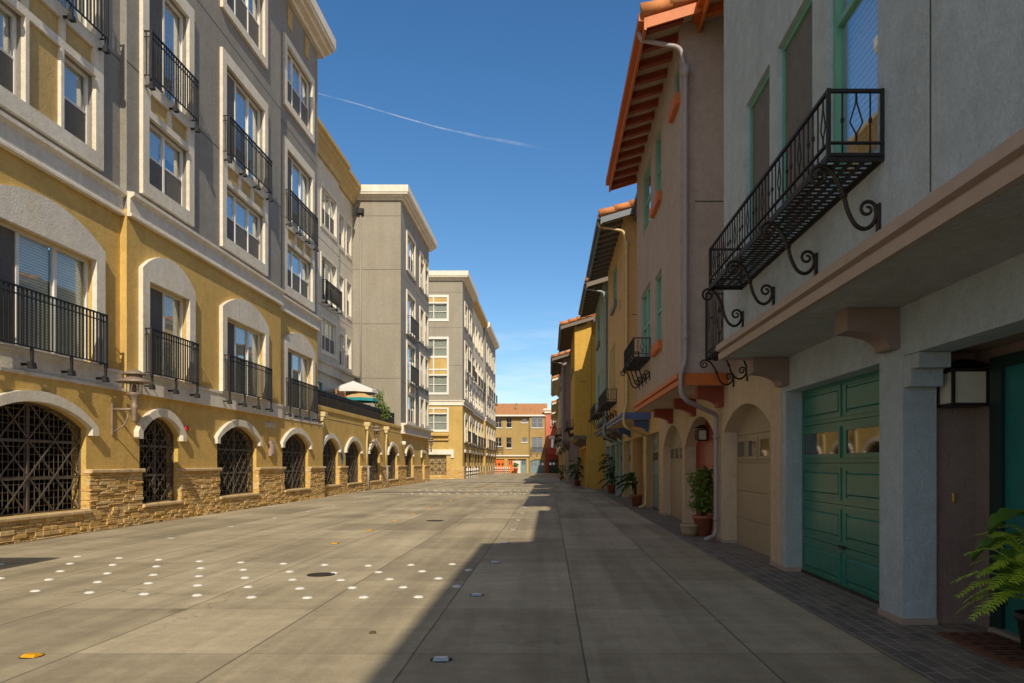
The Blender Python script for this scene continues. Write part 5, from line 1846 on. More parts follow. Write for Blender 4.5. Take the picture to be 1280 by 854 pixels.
def house(label, Y0, Y1, Xg, bays, mg, mu, mr, trim, corb, frame, ground, wins, rwins=(), balc=(), corbels=(), roof=(8.15, 0.62, 0.30), mt=tile, pipe=None, soffit=None, sill=None, name="townhouse", rail_mat=None, fasc=None, back=True, bandm=None):
    t = thing(name, label, "townhouse", (Xg, (Y0 + Y1) / 2, 0))
    c = (Y0 + Y1) / 2
    L = (Y1 - Y0) / 2
    zs = 2.57
    soffit = soffit or mu
    fasc = fasc or trim
    bandm = bandm or trim
    # ground floor
    holes = []
    for g in ground:
        a, b = local(c, g["y"][0], g["y"][1], RIGHT)
        holes.append(arch(a, b, -0.2, g["spring"], g["top"], 14) if "spring" in g else rect(a, b, -0.2, g["top"]))
    part("ground_wall", MB().slab([rect(-L, L, -0.3, zs + 0.06)] + holes, 0, 0.27).mesh("ground_wall", mg), t, (Xg, c, 0), RIGHT)
    # plinth skirting between the openings
    ys = sorted([Y0] + [v for g in ground for v in g["y"]] + [Y1])
    for i in range(0, len(ys), 2):
        if ys[i + 1] - ys[i] > 0.12:
            a, e_ = local(c, ys[i], ys[i + 1], RIGHT)
            part("plinth", MB().box(a - 0.008, e_ + 0.008, -0.012, 0.278, 0.0, 0.055).mesh("plinth", taupe), t, (Xg, c, 0), RIGHT)
    for g in ground:
        ya, yb = g["y"]
        w = yb - ya
        yc = (ya + yb) / 2
        k = g["kind"]
        if k == "garage":
            garage_door(t, (Xg, yc, 0), RIGHT, w - 0.006, g["top"] + 0.012, g["m"], g.get("n", 2), 5, g.get("d", 0.19), flat=g.get("flat", False))
        elif k == "door":
            d = g.get("d", 0.24)
            bm_ = MB().box(-w / 2 + 0.002, w / 2 - 0.002, d, d + 0.05, 0.002, g["top"] + 0.02)
            for i in range(2):
                for z0, z1 in ((0.15, 0.75), (0.9, 1.25)):
                    bm_.cbox(-w / 2 + 0.15 + i * w * 0.45, -w / 2 + 0.15 + i * w * 0.45 + w * 0.32, d - 0.015, d + 0.001, z0, z1, 0.012)
            dd = part("door", bm_.mesh("door", g["m"]), t, (Xg, yc, 0), RIGHT)
            sub("handle", MB().lathe([(0.0, -0.03), (0.03, -0.02), (0.03, 0.02), (0.0, 0.03)], (w * 0.38, d - 0.05, 1.0), 10).tube([(w * 0.38, d, 1.0), (w * 0.38, d - 0.05, 1.0)], 0.012, 6).mesh("handle", brass), dd)
        elif k == "entry":
            dp = g.get("depth", 0.62)
            m = g["wall"]
            xb = Xg + dp
            b = MB()
            b.box(Xg + 0.262, xb + 0.1, yb + 0.05, yb + 0.15, 0, 2.6)
            b.box(Xg + 0.262, xb + 0.1, ya - 0.15, ya - 0.05, 0, 2.6)
            b.box(xb, xb + 0.1, ya - 0.05, yb + 0.05, 0, 2.6)
            b.box(Xg + 0.262, xb, ya - 0.05, yb + 0.05, g["top"] + 0.03, g["top"] + 0.09)
            b.box(xb - 0.015, xb, ya - 0.05, yb + 0.049, 0.004, 0.07)
            b.box(Xg + 0.275, xb - 0.016, yb + 0.035, yb + 0.049, 0.004, 0.07)
            part("porch", b.mesh("porch", m), t)
            dy0, dy1 = g["door"]
            b = MB()
            b.box(xb - 0.05, xb - 0.002, dy0 - 0.15, dy0, 0.01, 2.12).box(xb - 0.05, xb - 0.002, dy1, dy1 + 0.15, 0.01, 2.12).box(xb - 0.049, xb - 0.003, dy0, dy1, 2.03, 2.119)
            fr_ = part("door_frame", b.mesh("door_frame", g["fr"]), t)
            b = MB().box(xb - 0.02, xb - 0.004, dy0 + 0.002, dy1 - 0.002, 0.012, 2.03)
            w_ = dy1 - dy0
            for i in range(2):
                for z0, z1 in ((0.18, 0.8), (0.95, 1.85)):
                    b.box(xb - 0.03, xb - 0.02, dy0 + 0.1 + i * w_ * 0.47, dy0 + 0.1 + i * w_ * 0.47 + w_ * 0.33, z0, z1)
            dd = part("door", b.mesh("door", g["m"]), t)
            sub("handle", MB().tube([(xb - 0.03, dy0 + 0.1, 1.0), (xb - 0.09, dy0 + 0.1, 1.0), (xb - 0.09, dy0 + 0.2, 1.0)], 0.012, 6).mesh("handle", brass), dd)
            part("door_step", MB().box(xb - 0.09, xb - 0.003, dy0 - 0.1, dy1 + 0.1, 0.006, 0.05).mesh("door_step", pipe_grey), t)
    # set-back upper wall over its whole length
    holes = []
    for (yc, w, z0, z1, n, hung) in rwins:
        a, b = local(c, yc - w / 2, yc + w / 2, RIGHT)
        holes.append(rect(a, b, z0, z1))
    ze, e, pitch = roof
    Xb = bays[0][2]
    zw = ze + (Xg - Xb + e) * pitch - 0.12
    part("set_back_wall", MB().slab([rect(-L, L, zs + 0.06, zw)] + holes, 0, 0.25).mesh("set_back_wall", mr), t, (Xg, c, 0), RIGHT)
    for (yc, w, z0, z1, n, hung) in rwins:
        window(t, (Xg, yc, z0), RIGHT, w, z1 - z0, n, hung, fr=frame, bl=0.8, blm=curtain, depth=0.12)
    for (b0, b1, Xb) in bays:
        cb = (b0 + b1) / 2
        Lb = (b1 - b0) / 2
        holes = []
        bw = [q for q in wins if b0 < q[0] < b1]
        for (yc, w, z0, z1, n, hung, sl) in bw:
            a, b = local(cb, yc - w / 2, yc + w / 2, RIGHT)
            holes.append(rect(a, b, z0, z1))
        zt = ze + e * pitch - 0.06
        part("bay_wall", MB().slab([rect(-Lb, Lb, zs + 0.06, zt)] + holes, 0, 0.22).mesh("bay_wall", mu), t, (Xb, cb, 0), RIGHT)
        for (yc, w, z0, z1, n, hung, sl) in bw:
            window(t, (Xb, yc, z0), RIGHT, w, z1 - z0, n, hung, fr=frame, bl=0.85, blm=curtain if n == 1 and not hung else blind, depth=0.04, door=not hung, screens=not hung, sill=(sill, 0.09, 0.16) if sl and sill else None, bars=0)
        # end walls of the bay: sloped top under the roof
        xr = Xg + 0.24
        for yy, yo in ((b0, 0.0), (b1 - 0.2, 0.0)):
            z_r = ze + (xr - Xb + e) * pitch - 0.12
            lp = [(0.222, zs + 0.06), (xr - Xb, zs + 0.06), (xr - Xb, z_r), (0.222, zt + 0.222 * pitch - 0.06)]
            part("bay_end", MB().slab([lp], 0, 0.2).mesh("bay_end", mr if yy == b0 else mu), t, (Xb, yy, 0), FRONT)
            lpj = MB()
        jb = MB().box(0.23, Xg - Xb, -0.003, 0.01, 5.5, 5.52)
        part("joint", jb.mesh("joint", groove), t, (Xb, b0, 0), FRONT)
        # overhang: soffit plate and moulded band
        b = MB().box(Xb + 0.002, Xg - 0.002, b0 + 0.002, b1 - 0.002, zs, zs + 0.057)
        part("bay_floor", b.mesh("bay_floor", soffit), t)
        b = MB()
        b.prism([(-0.045, zs - 0.012), (0.0, zs - 0.012), (0.0, zs - 0.001), (-0.002, zs + 0.185), (-0.05, zs + 0.185), (-0.078, zs + 0.165), (-0.078, zs + 0.095), (-0.03, zs + 0.085), (-0.03, zs + 0.065), (-0.055, zs + 0.06)], -Lb - 0.07, Lb + 0.07)
        bd = part("band", b.mesh("band", bandm), t, (Xb, cb, 0), RIGHT)
        for sgn, yy in ((-1, b0), (1, b1)):
            b = MB()
            y_0, y_1 = (yy - 0.075, yy - 0.002) if sgn < 0 else (yy + 0.002, yy + 0.075)
            b.box(Xb - 0.0, Xg - 0.003, y_0, y_1, zs - 0.01, zs + 0.18)
            part("band_return", b.mesh("band_return", bandm), t)
        roof_bay(t, Xb, b0, b1, ze, e, Xg - Xb + 0.4, pitch, fasc, soffit, mt, rafter_mat=rust_d if fasc is rust else None)
    # main roof behind, following the same slope a little lower
    Xm = Xg
    zm = ze + (Xg - 0.45 - (bays[0][2] - e)) * pitch - 0.07
    roof_bay(t, Xm, Y0 + 0.46, Y1 - 0.46, zm, 0.45, 3.0, pitch, fasc, soffit, mt)
    for y in corbels:
        corbel(t, Xg, y, corb)
    for bq in balc:
        X, yc, Lq, z = bq[:4]
        kw = bq[4] if len(bq) > 4 else {}
        balconette(t, (X, yc, z), Lq, **kw)
    if pipe:
        for (b0, b1, Xb) in bays:
            q = smooth_path([(Xb - e - 0.08, b0 - 0.12, ze - 0.1), (Xb - e - 0.06, b0 - 0.12, ze - 0.24), (Xb - 0.02, b0 - 0.12, ze - 0.36), (Xb + 0.06, b0 - 0.12, ze - 0.75), (Xb + 0.06, b0 - 0.12, 2.95), (Xb - 0.02, b0 - 0.13, 2.72), (Xb - 0.02, b0 - 0.13, 2.42), (Xb + 0.08, b0 - 0.1, 2.30), (Xg - 0.07, b0 + 0.48, 2.12), (Xg - 0.07, b0 + 0.50, 1.95), (Xg - 0.07, b0 + 0.50, 0.2), (Xg - 0.1, b0 + 0.48, 0.1), (Xg - 0.28, b0 + 0.36, 0.05)], 4, 0.1)
            b = MB().tube(q, 0.037, 10)
            o = part("downspout", b.mesh("downspout", pipe), t)
            b = MB()
            for z in (0.38, 1.75):
                b.lathe([(0.05, -0.025), (0.05, 0.025)], (Xg - 0.07, b0 + 0.50, z), 10)
            b.lathe([(0.05, -0.03), (0.05, 0.03)], (Xb + 0.06, b0 - 0.12, 3.3), 10)
            b.lathe([(0.045, -0.12), (0.075, -0.02), (0.075, 0.06)], (Xb + 0.06, b0 - 0.12, ze - 0.72), 10)
            sub("strap", b.mesh("strap", pipe), o)
    xe_ = Xg + 0.268
    part("end_wall", MB().box(xe_, 4.6, 0.004, 0.2, -0.1, 7.9).mesh("end_wall", mr), t, (0, Y0, 0), FRONT)
    if back:
        b = MB().box(4.6 if Xg > 2 else Xg + 1.6, 11, Y0 + 0.01, Y1 - 0.01, 0, 7.6)
        part("back_wall", b.mesh("back_wall", mr), t)
    return t


# the nearest house: blue grey
corbel_m = plain("mauve_corbel", (0.27, 0.20, 0.18), 0.7, 0, 0.08, 0.2)
r0 = house("blue grey townhouse with the deep green garage door and long iron window balcony",
      0.45, 9.14, 2.85, [(0.9, 8.97, 2.10)], blue_st, blue_st, blue_st, taupe, corbel_m, mint,
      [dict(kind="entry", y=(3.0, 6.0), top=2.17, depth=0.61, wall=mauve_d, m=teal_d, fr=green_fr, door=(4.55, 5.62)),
       dict(kind="garage", y=(6.43, 8.96), top=2.17, m=green_d, n=2)],
      [(7.53, 0.85, 3.32, 5.13, 1, False, False), (6.40, 0.90, 3.32, 5.13, 1, False, False), (5.19, 0.85, 3.32, 5.9, 1, True, False),
       (2.6, 1.0, 3.6, 5.13, 1, True, False), (7.0, 1.6, 6.4, 7.8, 2, True, False), (4.2, 1.6, 6.4, 7.8, 2, True, False)],
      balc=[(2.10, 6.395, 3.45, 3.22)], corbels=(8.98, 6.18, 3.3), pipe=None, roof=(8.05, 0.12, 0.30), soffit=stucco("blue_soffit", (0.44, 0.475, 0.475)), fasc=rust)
# stepped corbel blocks under the porch lintel, doorbell and the vertical wall joint
b = MB().box(2.853, 3.105, 5.87, 5.998, 1.915, 2.165).box(2.856, 3.102, 5.75, 5.868, 2.05, 2.166)
part("stepped_corbel", b.mesh("stepped_corbel", blue_st), r0)
b = MB().cbox(-0.016, 0.016, -0.02, -0.001, 0, 0.075, 0.004)
part("doorbell", b.mesh("doorbell", brass), r0, (3.285, 6.05, 0.99), FRONT)
part("joint", MB().box(-0.006, 0.006, -0.003, 0.004, 2.8, 8.0).mesh("joint", groove), r0, (2.10, 4.1, 0), RIGHT)
lantern(3.285, 6.048, 1.755, "square box lantern with frosted panes on the dark porch wall above the doorbell", 1.0, FRONT)

# beige and mauve house
house("mauve townhouse with rust orange eaves and a row of arches in its beige ground floor",
      9.16, 18.98, 2.85, [(11.93, 17.9, 2.10)], beige, mauve, mauve, rust, rust_d, mint,
      [dict(kind="garage", y=(9.6, 12.2), top=2.18, spring=1.82, m=beige_d, n=4, d=0.22, flat=True),
       dict(kind="door", y=(12.66, 15.7), top=2.20, spring=1.65, m=red_d, d=0.24),
       dict(kind="garage", y=(15.98, 18.66), top=2.20, spring=1.72, m=beige_d, n=4, d=0.19, flat=True)],
      [(16.3, 1.5, 3.6, 5.13, 2, True, False), (14.4, 0.85, 3.6, 5.0, 1, True, True), (16.1, 1.3, 6.4, 7.75, 1, True, False), (14.45, 0.85, 6.4, 7.75, 1, True, True), (12.3, 0.5, 7.25, 7.85, 1, False, True)],
      rwins=[(10.4, 1.3, 3.0, 5.1, 1, False)],
      balc=[(2.10, 16.45, 1.95, 3.5), (2.85, 10.3, 2.5, 2.93, dict(out=0.42, h=1.02, nbr=4, drop=0.42))],
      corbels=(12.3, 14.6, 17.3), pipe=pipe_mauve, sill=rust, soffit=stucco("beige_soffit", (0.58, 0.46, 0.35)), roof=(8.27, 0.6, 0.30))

# apricot house
house("apricot townhouse with dark blue grey eaves and a cobalt band under its bay",
      19.0, 28.78, 2.85, [(21.0, 26.7, 2.10)], apricot, apricot, apricot, navy, blue_p, mint,
      [dict(kind="garage", y=(19.4, 21.9), top=2.15, m=bluegrey_d, n=2),
       dict(kind="entry", y=(22.7, 25.6), top=2.15, depth=0.7, wall=apricot, m=navy, fr=green_fr, door=(23.4, 24.4)),
       dict(kind="garage", y=(26.1, 28.6), top=2.15, m=bluegrey_d, n=2)],
      [(24.0, 1.5, 6.4, 7.7, 2, True, True), (22.3, 0.5, 5.9, 6.2, 1, False, False), (25.7, 0.55, 3.6, 5.2, 1, True, False), (24.9, 0.55, 3.6, 5.2, 1, True, False), (24.1, 0.55, 3.6, 5.2, 1, True, False)],
      balc=[(2.10, 24.9, 3.3, 3.22)], corbels=(21.5, 26.2), pipe=pipe_cream, sill=navy, bandm=blue_p, roof=(8.2, 0.65, 0.30))

# sage house
house("sage green townhouse between the apricot one and the mustard one",
      28.8, 37.9, 2.85, [(28.82, 34.0, 2.10)], teal_st, teal_st, teal_st, brown_p, brown_p, mint,
      [dict(kind="garage", y=(29.2, 31.7), top=2.15, m=bluegrey_d, n=2),
       dict(kind="entry", y=(32.4, 34.6), top=2.15, depth=0.6, wall=teal_st, m=green_d, fr=green_fr, door=(33.0, 34.0)),
       dict(kind="garage", y=(35.1, 37.6), top=2.15, m=bluegrey_d, n=2)],
      [(31.8, 1.4, 6.4, 7.8, 2, True, True), (31.8, 1.5, 3.5, 5.1, 2, True, False), (29.8, 0.6, 3.5, 5.1, 1, True, True)],
      balc=[(2.10, 30.2, 3.1, 3.2)], corbels=(29.4, 31.6, 33.7), pipe=pipe_teal, sill=brown_p, roof=(8.3, 0.65, 0.30))

# mustard house, standing further out into the street
house("mustard yellow townhouse with a sunlit patch high on its end wall",
      38.0, 46.9, 1.88, [(38.02, 45.0, 1.28)], mustard, mustard, mustard, brown_p, brown_p, mint,
      [dict(kind="entry", y=(38.6, 40.4), top=2.15, depth=0.5, wall=mustard, m=brown_p, fr=green_fr, door=(39.0, 39.9)),
       dict(kind="garage", y=(41.0, 43.4), top=2.15, m=beige_d, n=2), dict(kind="garage", y=(44.0, 46.4), top=2.15, m=beige_d, n=2)],
      [(40.5, 1.2, 3.6, 5.1, 2, True, False), (40.5, 1.2, 6.4, 7.7, 2, True, True), (43.4, 1.2, 6.4, 7.7, 2, True, True)],
      balc=[(1.28, 40.4, 2.2, 3.2)], corbels=(38.6, 41.0, 44.0), pipe=None, sill=brown_p, roof=(8.35, 0.68, 0.30))
house("slate grey townhouse with brown eaves behind the mustard one",
      47.0, 56.4, 1.30, [(47.02, 54.5, 0.80)], slate_st, slate_st, slate_st, brown_p, brown_p, vinyl,
      [dict(kind="entry", y=(48.0, 49.8), top=2.15, depth=0.5, wall=slate_st, m=bluegrey_d, fr=green_fr, door=(48.4, 49.3)), dict(kind="garage", y=(50.5, 53.0), top=2.15, m=char_d, n=2)],
      [(50.0, 1.3, 3.6, 5.1, 2, True, False), (50.0, 1.3, 6.4, 7.7, 2, True, True)],
      balc=[(0.80, 49.6, 2.2, 3.2)], corbels=(47.6, 50.0, 53.0), pipe=pipe_grey, sill=brown_p, roof=(8.0, 0.62, 0.30))
house("olive townhouse with an orange door beyond the slate grey one",
      56.5, 72.0, 1.25, [(57.5, 70.0, 0.85)], olive_st, olive_st, olive_st, cream, brown_p, vinyl,
      [dict(kind="door", y=(58.0, 61.5), top=2.15, m=orange_d), dict(kind="garage", y=(64.0, 66.5), top=2.15, m=bluegrey_d, n=2), dict(kind="garage", y=(68.0, 70.5), top=2.15, m=beige_d, n=2)],
      [(60.5, 1.3, 3.6, 5.1, 2, True, False), (60.5, 1.3, 6.4, 7.7, 2, True, True), (66.0, 1.3, 6.4, 7.7, 2, True, True), (66.0, 1.3, 3.6, 5.1, 2, True, False)],
      balc=[(0.85, 60.5, 2.2, 3.2), (0.85, 66, 2.2, 3.2)], corbels=(58.6, 62.0, 66.0), pipe=pipe_cream, sill=cream, roof=(7.9, 0.62, 0.30))
house("last townhouse of the shaded row, with pale eaves touching the salmon house",
      72.2, 103.0, 1.25, [(74.0, 84.0, 0.9), (88.0, 100.0, 0.9)], olive_st, beige, beige, cream, brown_p, vinyl,
      [dict(kind="garage", y=(75.0, 77.5), top=2.15, m=beige_d, n=2), dict(kind="garage", y=(82.0, 84.5), top=2.15, m=beige_d, n=2), dict(kind="garage", y=(92.0, 94.5), top=2.15, m=char_d, n=2)],
      [(78.0, 1.3, 3.6, 5.1, 2, True, False), (78.0, 1.3, 6.0, 7.2, 2, True, True), (93.0, 1.3, 3.6, 5.1, 2, True, False)],
      corbels=(75.6, 82.0), pipe=pipe_cream, sill=cream, roof=(7.4, 0.62, 0.30))
# the house beside the photographer, whose eaves throw the near shade on the street
house("pale townhouse beside the photographer whose eaves shade the near concrete",
      -9.0, 0.42, 2.45, [(-8.5, 0.1, 1.84)], beige, mauve, beige, rust, rust_d, mint,
      [dict(kind="garage", y=(-6.5, -3.9), top=2.15, m=beige_d, n=2), dict(kind="entry", y=(-3.2, -1.2), top=2.15, depth=0.6, wall=beige, m=red_d, fr=green_fr, door=(-2.8, -1.8))],
      [(-4.0, 1.3, 3.5, 5.1, 2, True, True), (-4.0, 1.3, 6.4, 7.8, 2, True, True)], corbels=(-7.5, -4.0, -0.6), sill=rust, roof=(8.2, 0.62, 0.30))

lantern(3.085, 14.62, 1.75, "dark gridded lantern on the red door behind the leafy pot plant", 0.8, RIGHT, True)


# ------------------------------------------------------------------ pots and plants along the shaded side
def pot_mesh(x, y, r, h, m, style=0):
    b = MB()
    if style == 0:
        b.lathe([(r * 0.68, 0.005), (r * 0.93, h * 0.84), (r * 1.04, h * 0.84), (r * 1.06, h), (r * 0.92, h), (r * 0.88, h * 0.9)], (x, y, 0), 24)
    else:
        b.lathe([(r * 0.78, 0.005), (r * 0.96, h * 0.45), (r * 1.0, h * 0.8), (r * 1.05, h * 0.82), (r * 1.05, h), (r * 0.9, h), (r * 0.88, h * 0.85)], (x, y, 0), 24)
    return b.mesh("pot", m)


def potted_bush():
    x, y = 2.78, 13.45
    t = thing("potted_bush", "leafy green bush in a terracotta pot in front of the red door", "pot plant", (x, y, 0))
    part("pot", pot_mesh(x, y, 0.19, 0.37, terra), t)
    part("soil", MB().lathe([(0.17, 0.325), (0.17, 0.335)], (x, y, 0), 18).mesh("soil", soil), t)
    rnd = random.Random(3)
    b = MB()
    for (dx, dy, dz, r, rz, n) in ((0, 0, 0.72, 0.24, 0.26, 230), (-0.05, 0, 1.0, 0.22, 0.2, 190), (0.1, 0.05, 0.92, 0.2, 0.24, 150), (-0.1, -0.06, 0.55, 0.15, 0.15, 90), (0.09, -0.05, 0.52, 0.14, 0.12, 80), (0.02, 0, 1.14, 0.13, 0.1, 60)):
        leaf_cloud(b, (x + dx, y + dy, dz), (r, r, rz), n, 0.085, rnd, hollow=0.2)
    part("foliage", b.mesh("foliage", leaf_bush), t)
    b = MB()
    for i in range(7):
        a = i * 0.9
        b.tube([(x + 0.03 * math.cos(a), y + 0.03 * math.sin(a), 0.33), (x + 0.1 * math.cos(a), y + 0.1 * math.sin(a), 0.7), (x + 0.16 * math.cos(a + 0.3), y + 0.16 * math.sin(a), 1.08)], [0.011, 0.008, 0.004], 5)
    part("stem", b.mesh("stem", bark), t)
    x, y = 2.53, 13.45
    t = thing("plant_pot", "low empty tan bowl pot beside the leafy bush", "plant pot", (x, y, 0))
    part("pot", pot_mesh(x, y, 0.165, 0.21, tanpot, 1), t)
    part("soil", MB().lathe([(0.145, 0.165), (0.145, 0.175)], (x, y, 0), 18).mesh("soil", soil), t)


potted_bush()


def frond(b, base, az, length, rise, droop, rnd, width=0.09, mi=0):
    """fern frond: arching midrib with paired leaflets"""
    N = 26
    d = Vector((math.cos(az), math.sin(az), 0))
    side = Vector((-d.y, d.x, 0))
    pts = []
    for i in range(N + 1):
        t = i / N
        p = Vector(base) + d * (length * (t ** 0.9)) + Vector((0, 0, rise * math.sin(min(1, t * 1.15) * PI * 0.55) - droop * t ** 2.4))
        pts.append(p + side * 0.02 * math.sin(t * 3 + az * 5))
    b.tube(pts, [0.004 * (1 - 0.8 * i / N) + 0.0008 for i in range(N + 1)], 4, mi, smooth=False)
    for i in range(4, N):
        t = i / N
        p = pts[i]
        tan = (pts[min(N, i + 1)] - pts[i - 1]).normalized()
        wl_ = width * (math.sin(PI * min(1, (t - 0.1) * 1.02)) ** 0.7 + 0.05) * rnd.uniform(0.85, 1.1)
        for s in (-1, 1):
            tip = p + (side * s * 0.9 + tan * 0.45 + Vector((0, 0, rnd.uniform(-0.2, 0.1)))).normalized() * wl_
            m = (p + tip) / 2
            wv = tan * (length / N * 0.42)
            nrm = Vector((0, 0, 0.006))
            b.add([p - wv * 0.5, m - wv * 0.9 + nrm, tip, m + wv * 0.9 + nrm, p + wv * 0.6], [(0, 1, 3, 4), (1, 2, 3)] if s > 0 else [(4, 3, 1, 0), (3, 2, 1)], mi)


def fern():
    x, y = 3.33, 4.84
    t = thing("potted_fern", "bright green fern with feathery fronds by the teal door", "fern", (x, y, 0))
    part("pot", pot_mesh(x, y, 0.14, 0.34, char_d), t)
    part("soil", MB().lathe([(0.13, 0.30), (0.13, 0.31)], (x, y, 0), 18).mesh("soil", soil), t)
    rnd = random.Random(11)
    b = MB()
    for i in range(64):
        az = i * 2.39996 + rnd.uniform(-0.2, 0.2)
        k = i / 64
        frond(b, (x + 0.03 * math.cos(az), y + 0.03 * math.sin(az), 0.33), az, rnd.uniform(0.52, 0.70) * (1.05 - 0.35 * k), 0.16 + 0.42 * k, 0.22 * (1.1 - k), rnd, 0.085)
    part("foliage", b.mesh("foliage", leaf_fern), t)


fern()


def broad_leaf(b, base, tip, width, mi=0, cup=0.03):
    base, tip = Vector(base), Vector(tip)
    d = tip - base
    L = d.length
    d.normalize()
    side = d.cross(Vector((0, 0, 1))).normalized()
    up = side.cross(d).normalized()
    N = 10
    rows = []
    for i in range(N + 1):
        t = i / N
        w = width * (math.sin(PI * (t ** 0.62)) ** 0.8) * (1 if 0 < t < 1 else 0)
        c = base + d * L * t + up * (0.10 * L * math.sin(PI * t) - 0.12 * L * t * t)
        rip = 0.012 * math.sin(t * 17)
        rows.append([c - side * w + up * (cup * 0.5 + rip), c - side * w * 0.5 + up * 0.0, c - up * cup, c + side * w * 0.5, c + side * w + up * (cup * 0.5 - rip)])
    vs_ = [p for r in rows for p in r]
    fs = []
    for i in range(N):
        for j in range(4):
            a = i * 5 + j
            fs.append((a, a + 1, a + 6, a + 5))
    b.add(vs_, fs, mi, True)


def broad_plant(x, y, z, label, leaves, name, pot, matl, potmat=terra, hang=False):
    t = thing(name, label, "pot plant", (x, y, z))
    if pot:
        b = MB()
        r, h = pot
        me = pot_mesh(x, y, r, h, potmat)
        part("pot", me, t)
        part("soil", MB().lathe([(r * 0.85, h * 0.88), (r * 0.85, h * 0.91)], (x, y, 0), 18).mesh("soil", soil), t)
    b = MB()
    st = MB()
    zb = pot[1] * 0.9 if pot else 0
    for (az, h, reach, L, w, drop) in leaves:
        d = Vector((math.cos(az), math.sin(az), 0))
        p = Vector((x, y, 0)) + d * reach + Vector((0, 0, h))
        st.tube([(x + d.x * 0.02, y + d.y * 0.02, zb), tuple(Vector((x, y, zb)) * 0.5 + p * 0.5 + d * reach * -0.15), tuple(p)], [0.011, 0.008, 0.005], 6)
        broad_leaf(b, p, p + d * L + Vector((0, 0, -drop)), w)
    part("foliage", b.mesh("foliage", matl), t)
    part("stem", st.mesh("stem", matl), t)
    return t


rnd = random.Random(21)
broad_plant(3.33, 5.08, 0, "tall plant with large glossy leaves behind the fern", [(PI + 0.2, 0.98, 0.08, 0.32, 0.11, 0.10), (PI * 0.9, 0.82, 0.10, 0.32, 0.12, 0.14), (PI + 0.5, 0.62, 0.1, 0.30, 0.11, 0.2), (-PI / 2, 0.95, 0.12, 0.34, 0.12, 0.1), (-0.9, 0.8, 0.1, 0.3, 0.11, 0.1), (-PI * 0.7, 0.72, 0.12, 0.34, 0.12, 0.15), (PI * 1.12, 0.72, 0.12, 0.26, 0.10, 0.12), (0.4, 0.9, 0.05, 0.2, 0.09, 0.05)], "broad_leaf_plant", (0.13, 0.28), leaf_big, char_d)
broad_plant(2.66, 22.75, 0, "sprawling plant with long leaves in a terracotta pot by the apricot house", [(PI + rnd.uniform(-1.6, 1.6), rnd.uniform(0.6, 1.05), rnd.uniform(0.08, 0.3), rnd.uniform(0.3, 0.55), 0.075, rnd.uniform(0.02, 0.25)) for i in range(18)] + [(PI, 0.92, 0.4, 0.6, 0.08, 0.2), (PI - 0.1, 0.8, 0.6, 0.5, 0.07, 0.2)], "potted_plant", (0.19, 0.36), leaf_dark)
broad_plant(2.72, 32.6, 0, "bushy dark plant in a terracotta pot by the sage house", [(rnd.uniform(0, 6.28), rnd.uniform(0.6, 1.75), rnd.uniform(0.05, 0.3), rnd.uniform(0.25, 0.4), 0.09, rnd.uniform(0.02, 0.2)) for i in range(34)], "potted_plant", (0.22, 0.42), leaf_dark)
broad_plant(1.62, 43.7, 0, "upright dark plant against the mustard house", [(rnd.uniform(0, 6.28), rnd.uniform(0.5, 1.7), rnd.uniform(0.1, 0.4), rnd.uniform(0.3, 0.5), 0.1, rnd.uniform(0.02, 0.25)) for i in range(34)], "potted_plant", (0.2, 0.34), leaf_dark)
broad_plant(0.95, 58.2, 0, "small dark plant by the orange door in the far shade", [(rnd.uniform(0, 6.28), rnd.uniform(0.5, 1.3), rnd.uniform(0.1, 0.35), rnd.uniform(0.3, 0.5), 0.1, rnd.uniform(0.02, 0.25)) for i in range(20)], "potted_plant", (0.2, 0.34), leaf_dark)


def far_pot():
    x, y = -4.72, 103.4
    t = thing("potted_plant", "orange pot with a green plant before the white porch wall at the street's end", "pot plant", (x, y, 0))
    part("pot", pot_mesh(x, y, 0.34, 0.75, orange_d), t)
    b = MB()
    leaf_cloud(b, (x, y, 1.08), (0.42, 0.42, 0.32), 150, 0.2, random.Random(4))
    part("foliage", b.mesh("foliage", leaf_shrub), t)


far_pot()


def hanging_basket():
    x, y, z = 2.62, 20.5, 3.55
    t = thing("hanging_basket", "small hanging basket below the bracket of the apricot house", "hanging basket", (x, y, z))
    b = MB().lathe([(0.05, -0.18), (0.16, -0.04), (0.18, 0.02), (0.15, 0.03)], (x, y, z), 14)
    part("basket", b.mesh("basket", bark), t)
    b = MB()
    leaf_cloud(b, (x, y, z + 0.08), (0.2, 0.2, 0.13), 70, 0.09, random.Random(8))
    part("foliage", b.mesh("foliage", leaf_dark), t)
    b = MB()
    for k in range(3):
        a = k * 2.1
        b.tube([(x + 0.16 * math.cos(a), y + 0.16 * math.sin(a), z), (x, y, z + 0.5)], 0.004, 4)
    b.tube([(x, y, z + 0.5), (x, y, z + 0.56), (2.86, y, z + 0.60)], 0.009, 5)
    part("hanger", b.mesh("hanger", iron), t)


hanging_basket()


def doormat():
    t = thing("doormat", "red brown coir doormat on the pavers in front of the teal door", "doormat", (3.15, 5.2, 0.004))
    part("pile", MB().cbox(-0.0, 0.0, 0, 0, 0, 0).mesh("pile", mat_brown) if False else MB().box(2.94, 3.40, 4.72, 5.66, 0.006, 0.02).mesh("pile", mat_brown), t)
    b = MB()
    for i in range(6):
        y = 4.84 + i * 0.14
        b.box(2.99, 3.35, y, y + 0.02, 0.0205, 0.0225)
        for k in range(3):
            b.box(3.02 + k * 0.12, 3.08 + k * 0.12, y + 0.045, y + 0.085, 0.0205, 0.0222)
    part("pattern", b.mesh("pattern", mat_dark), t)


doormat()


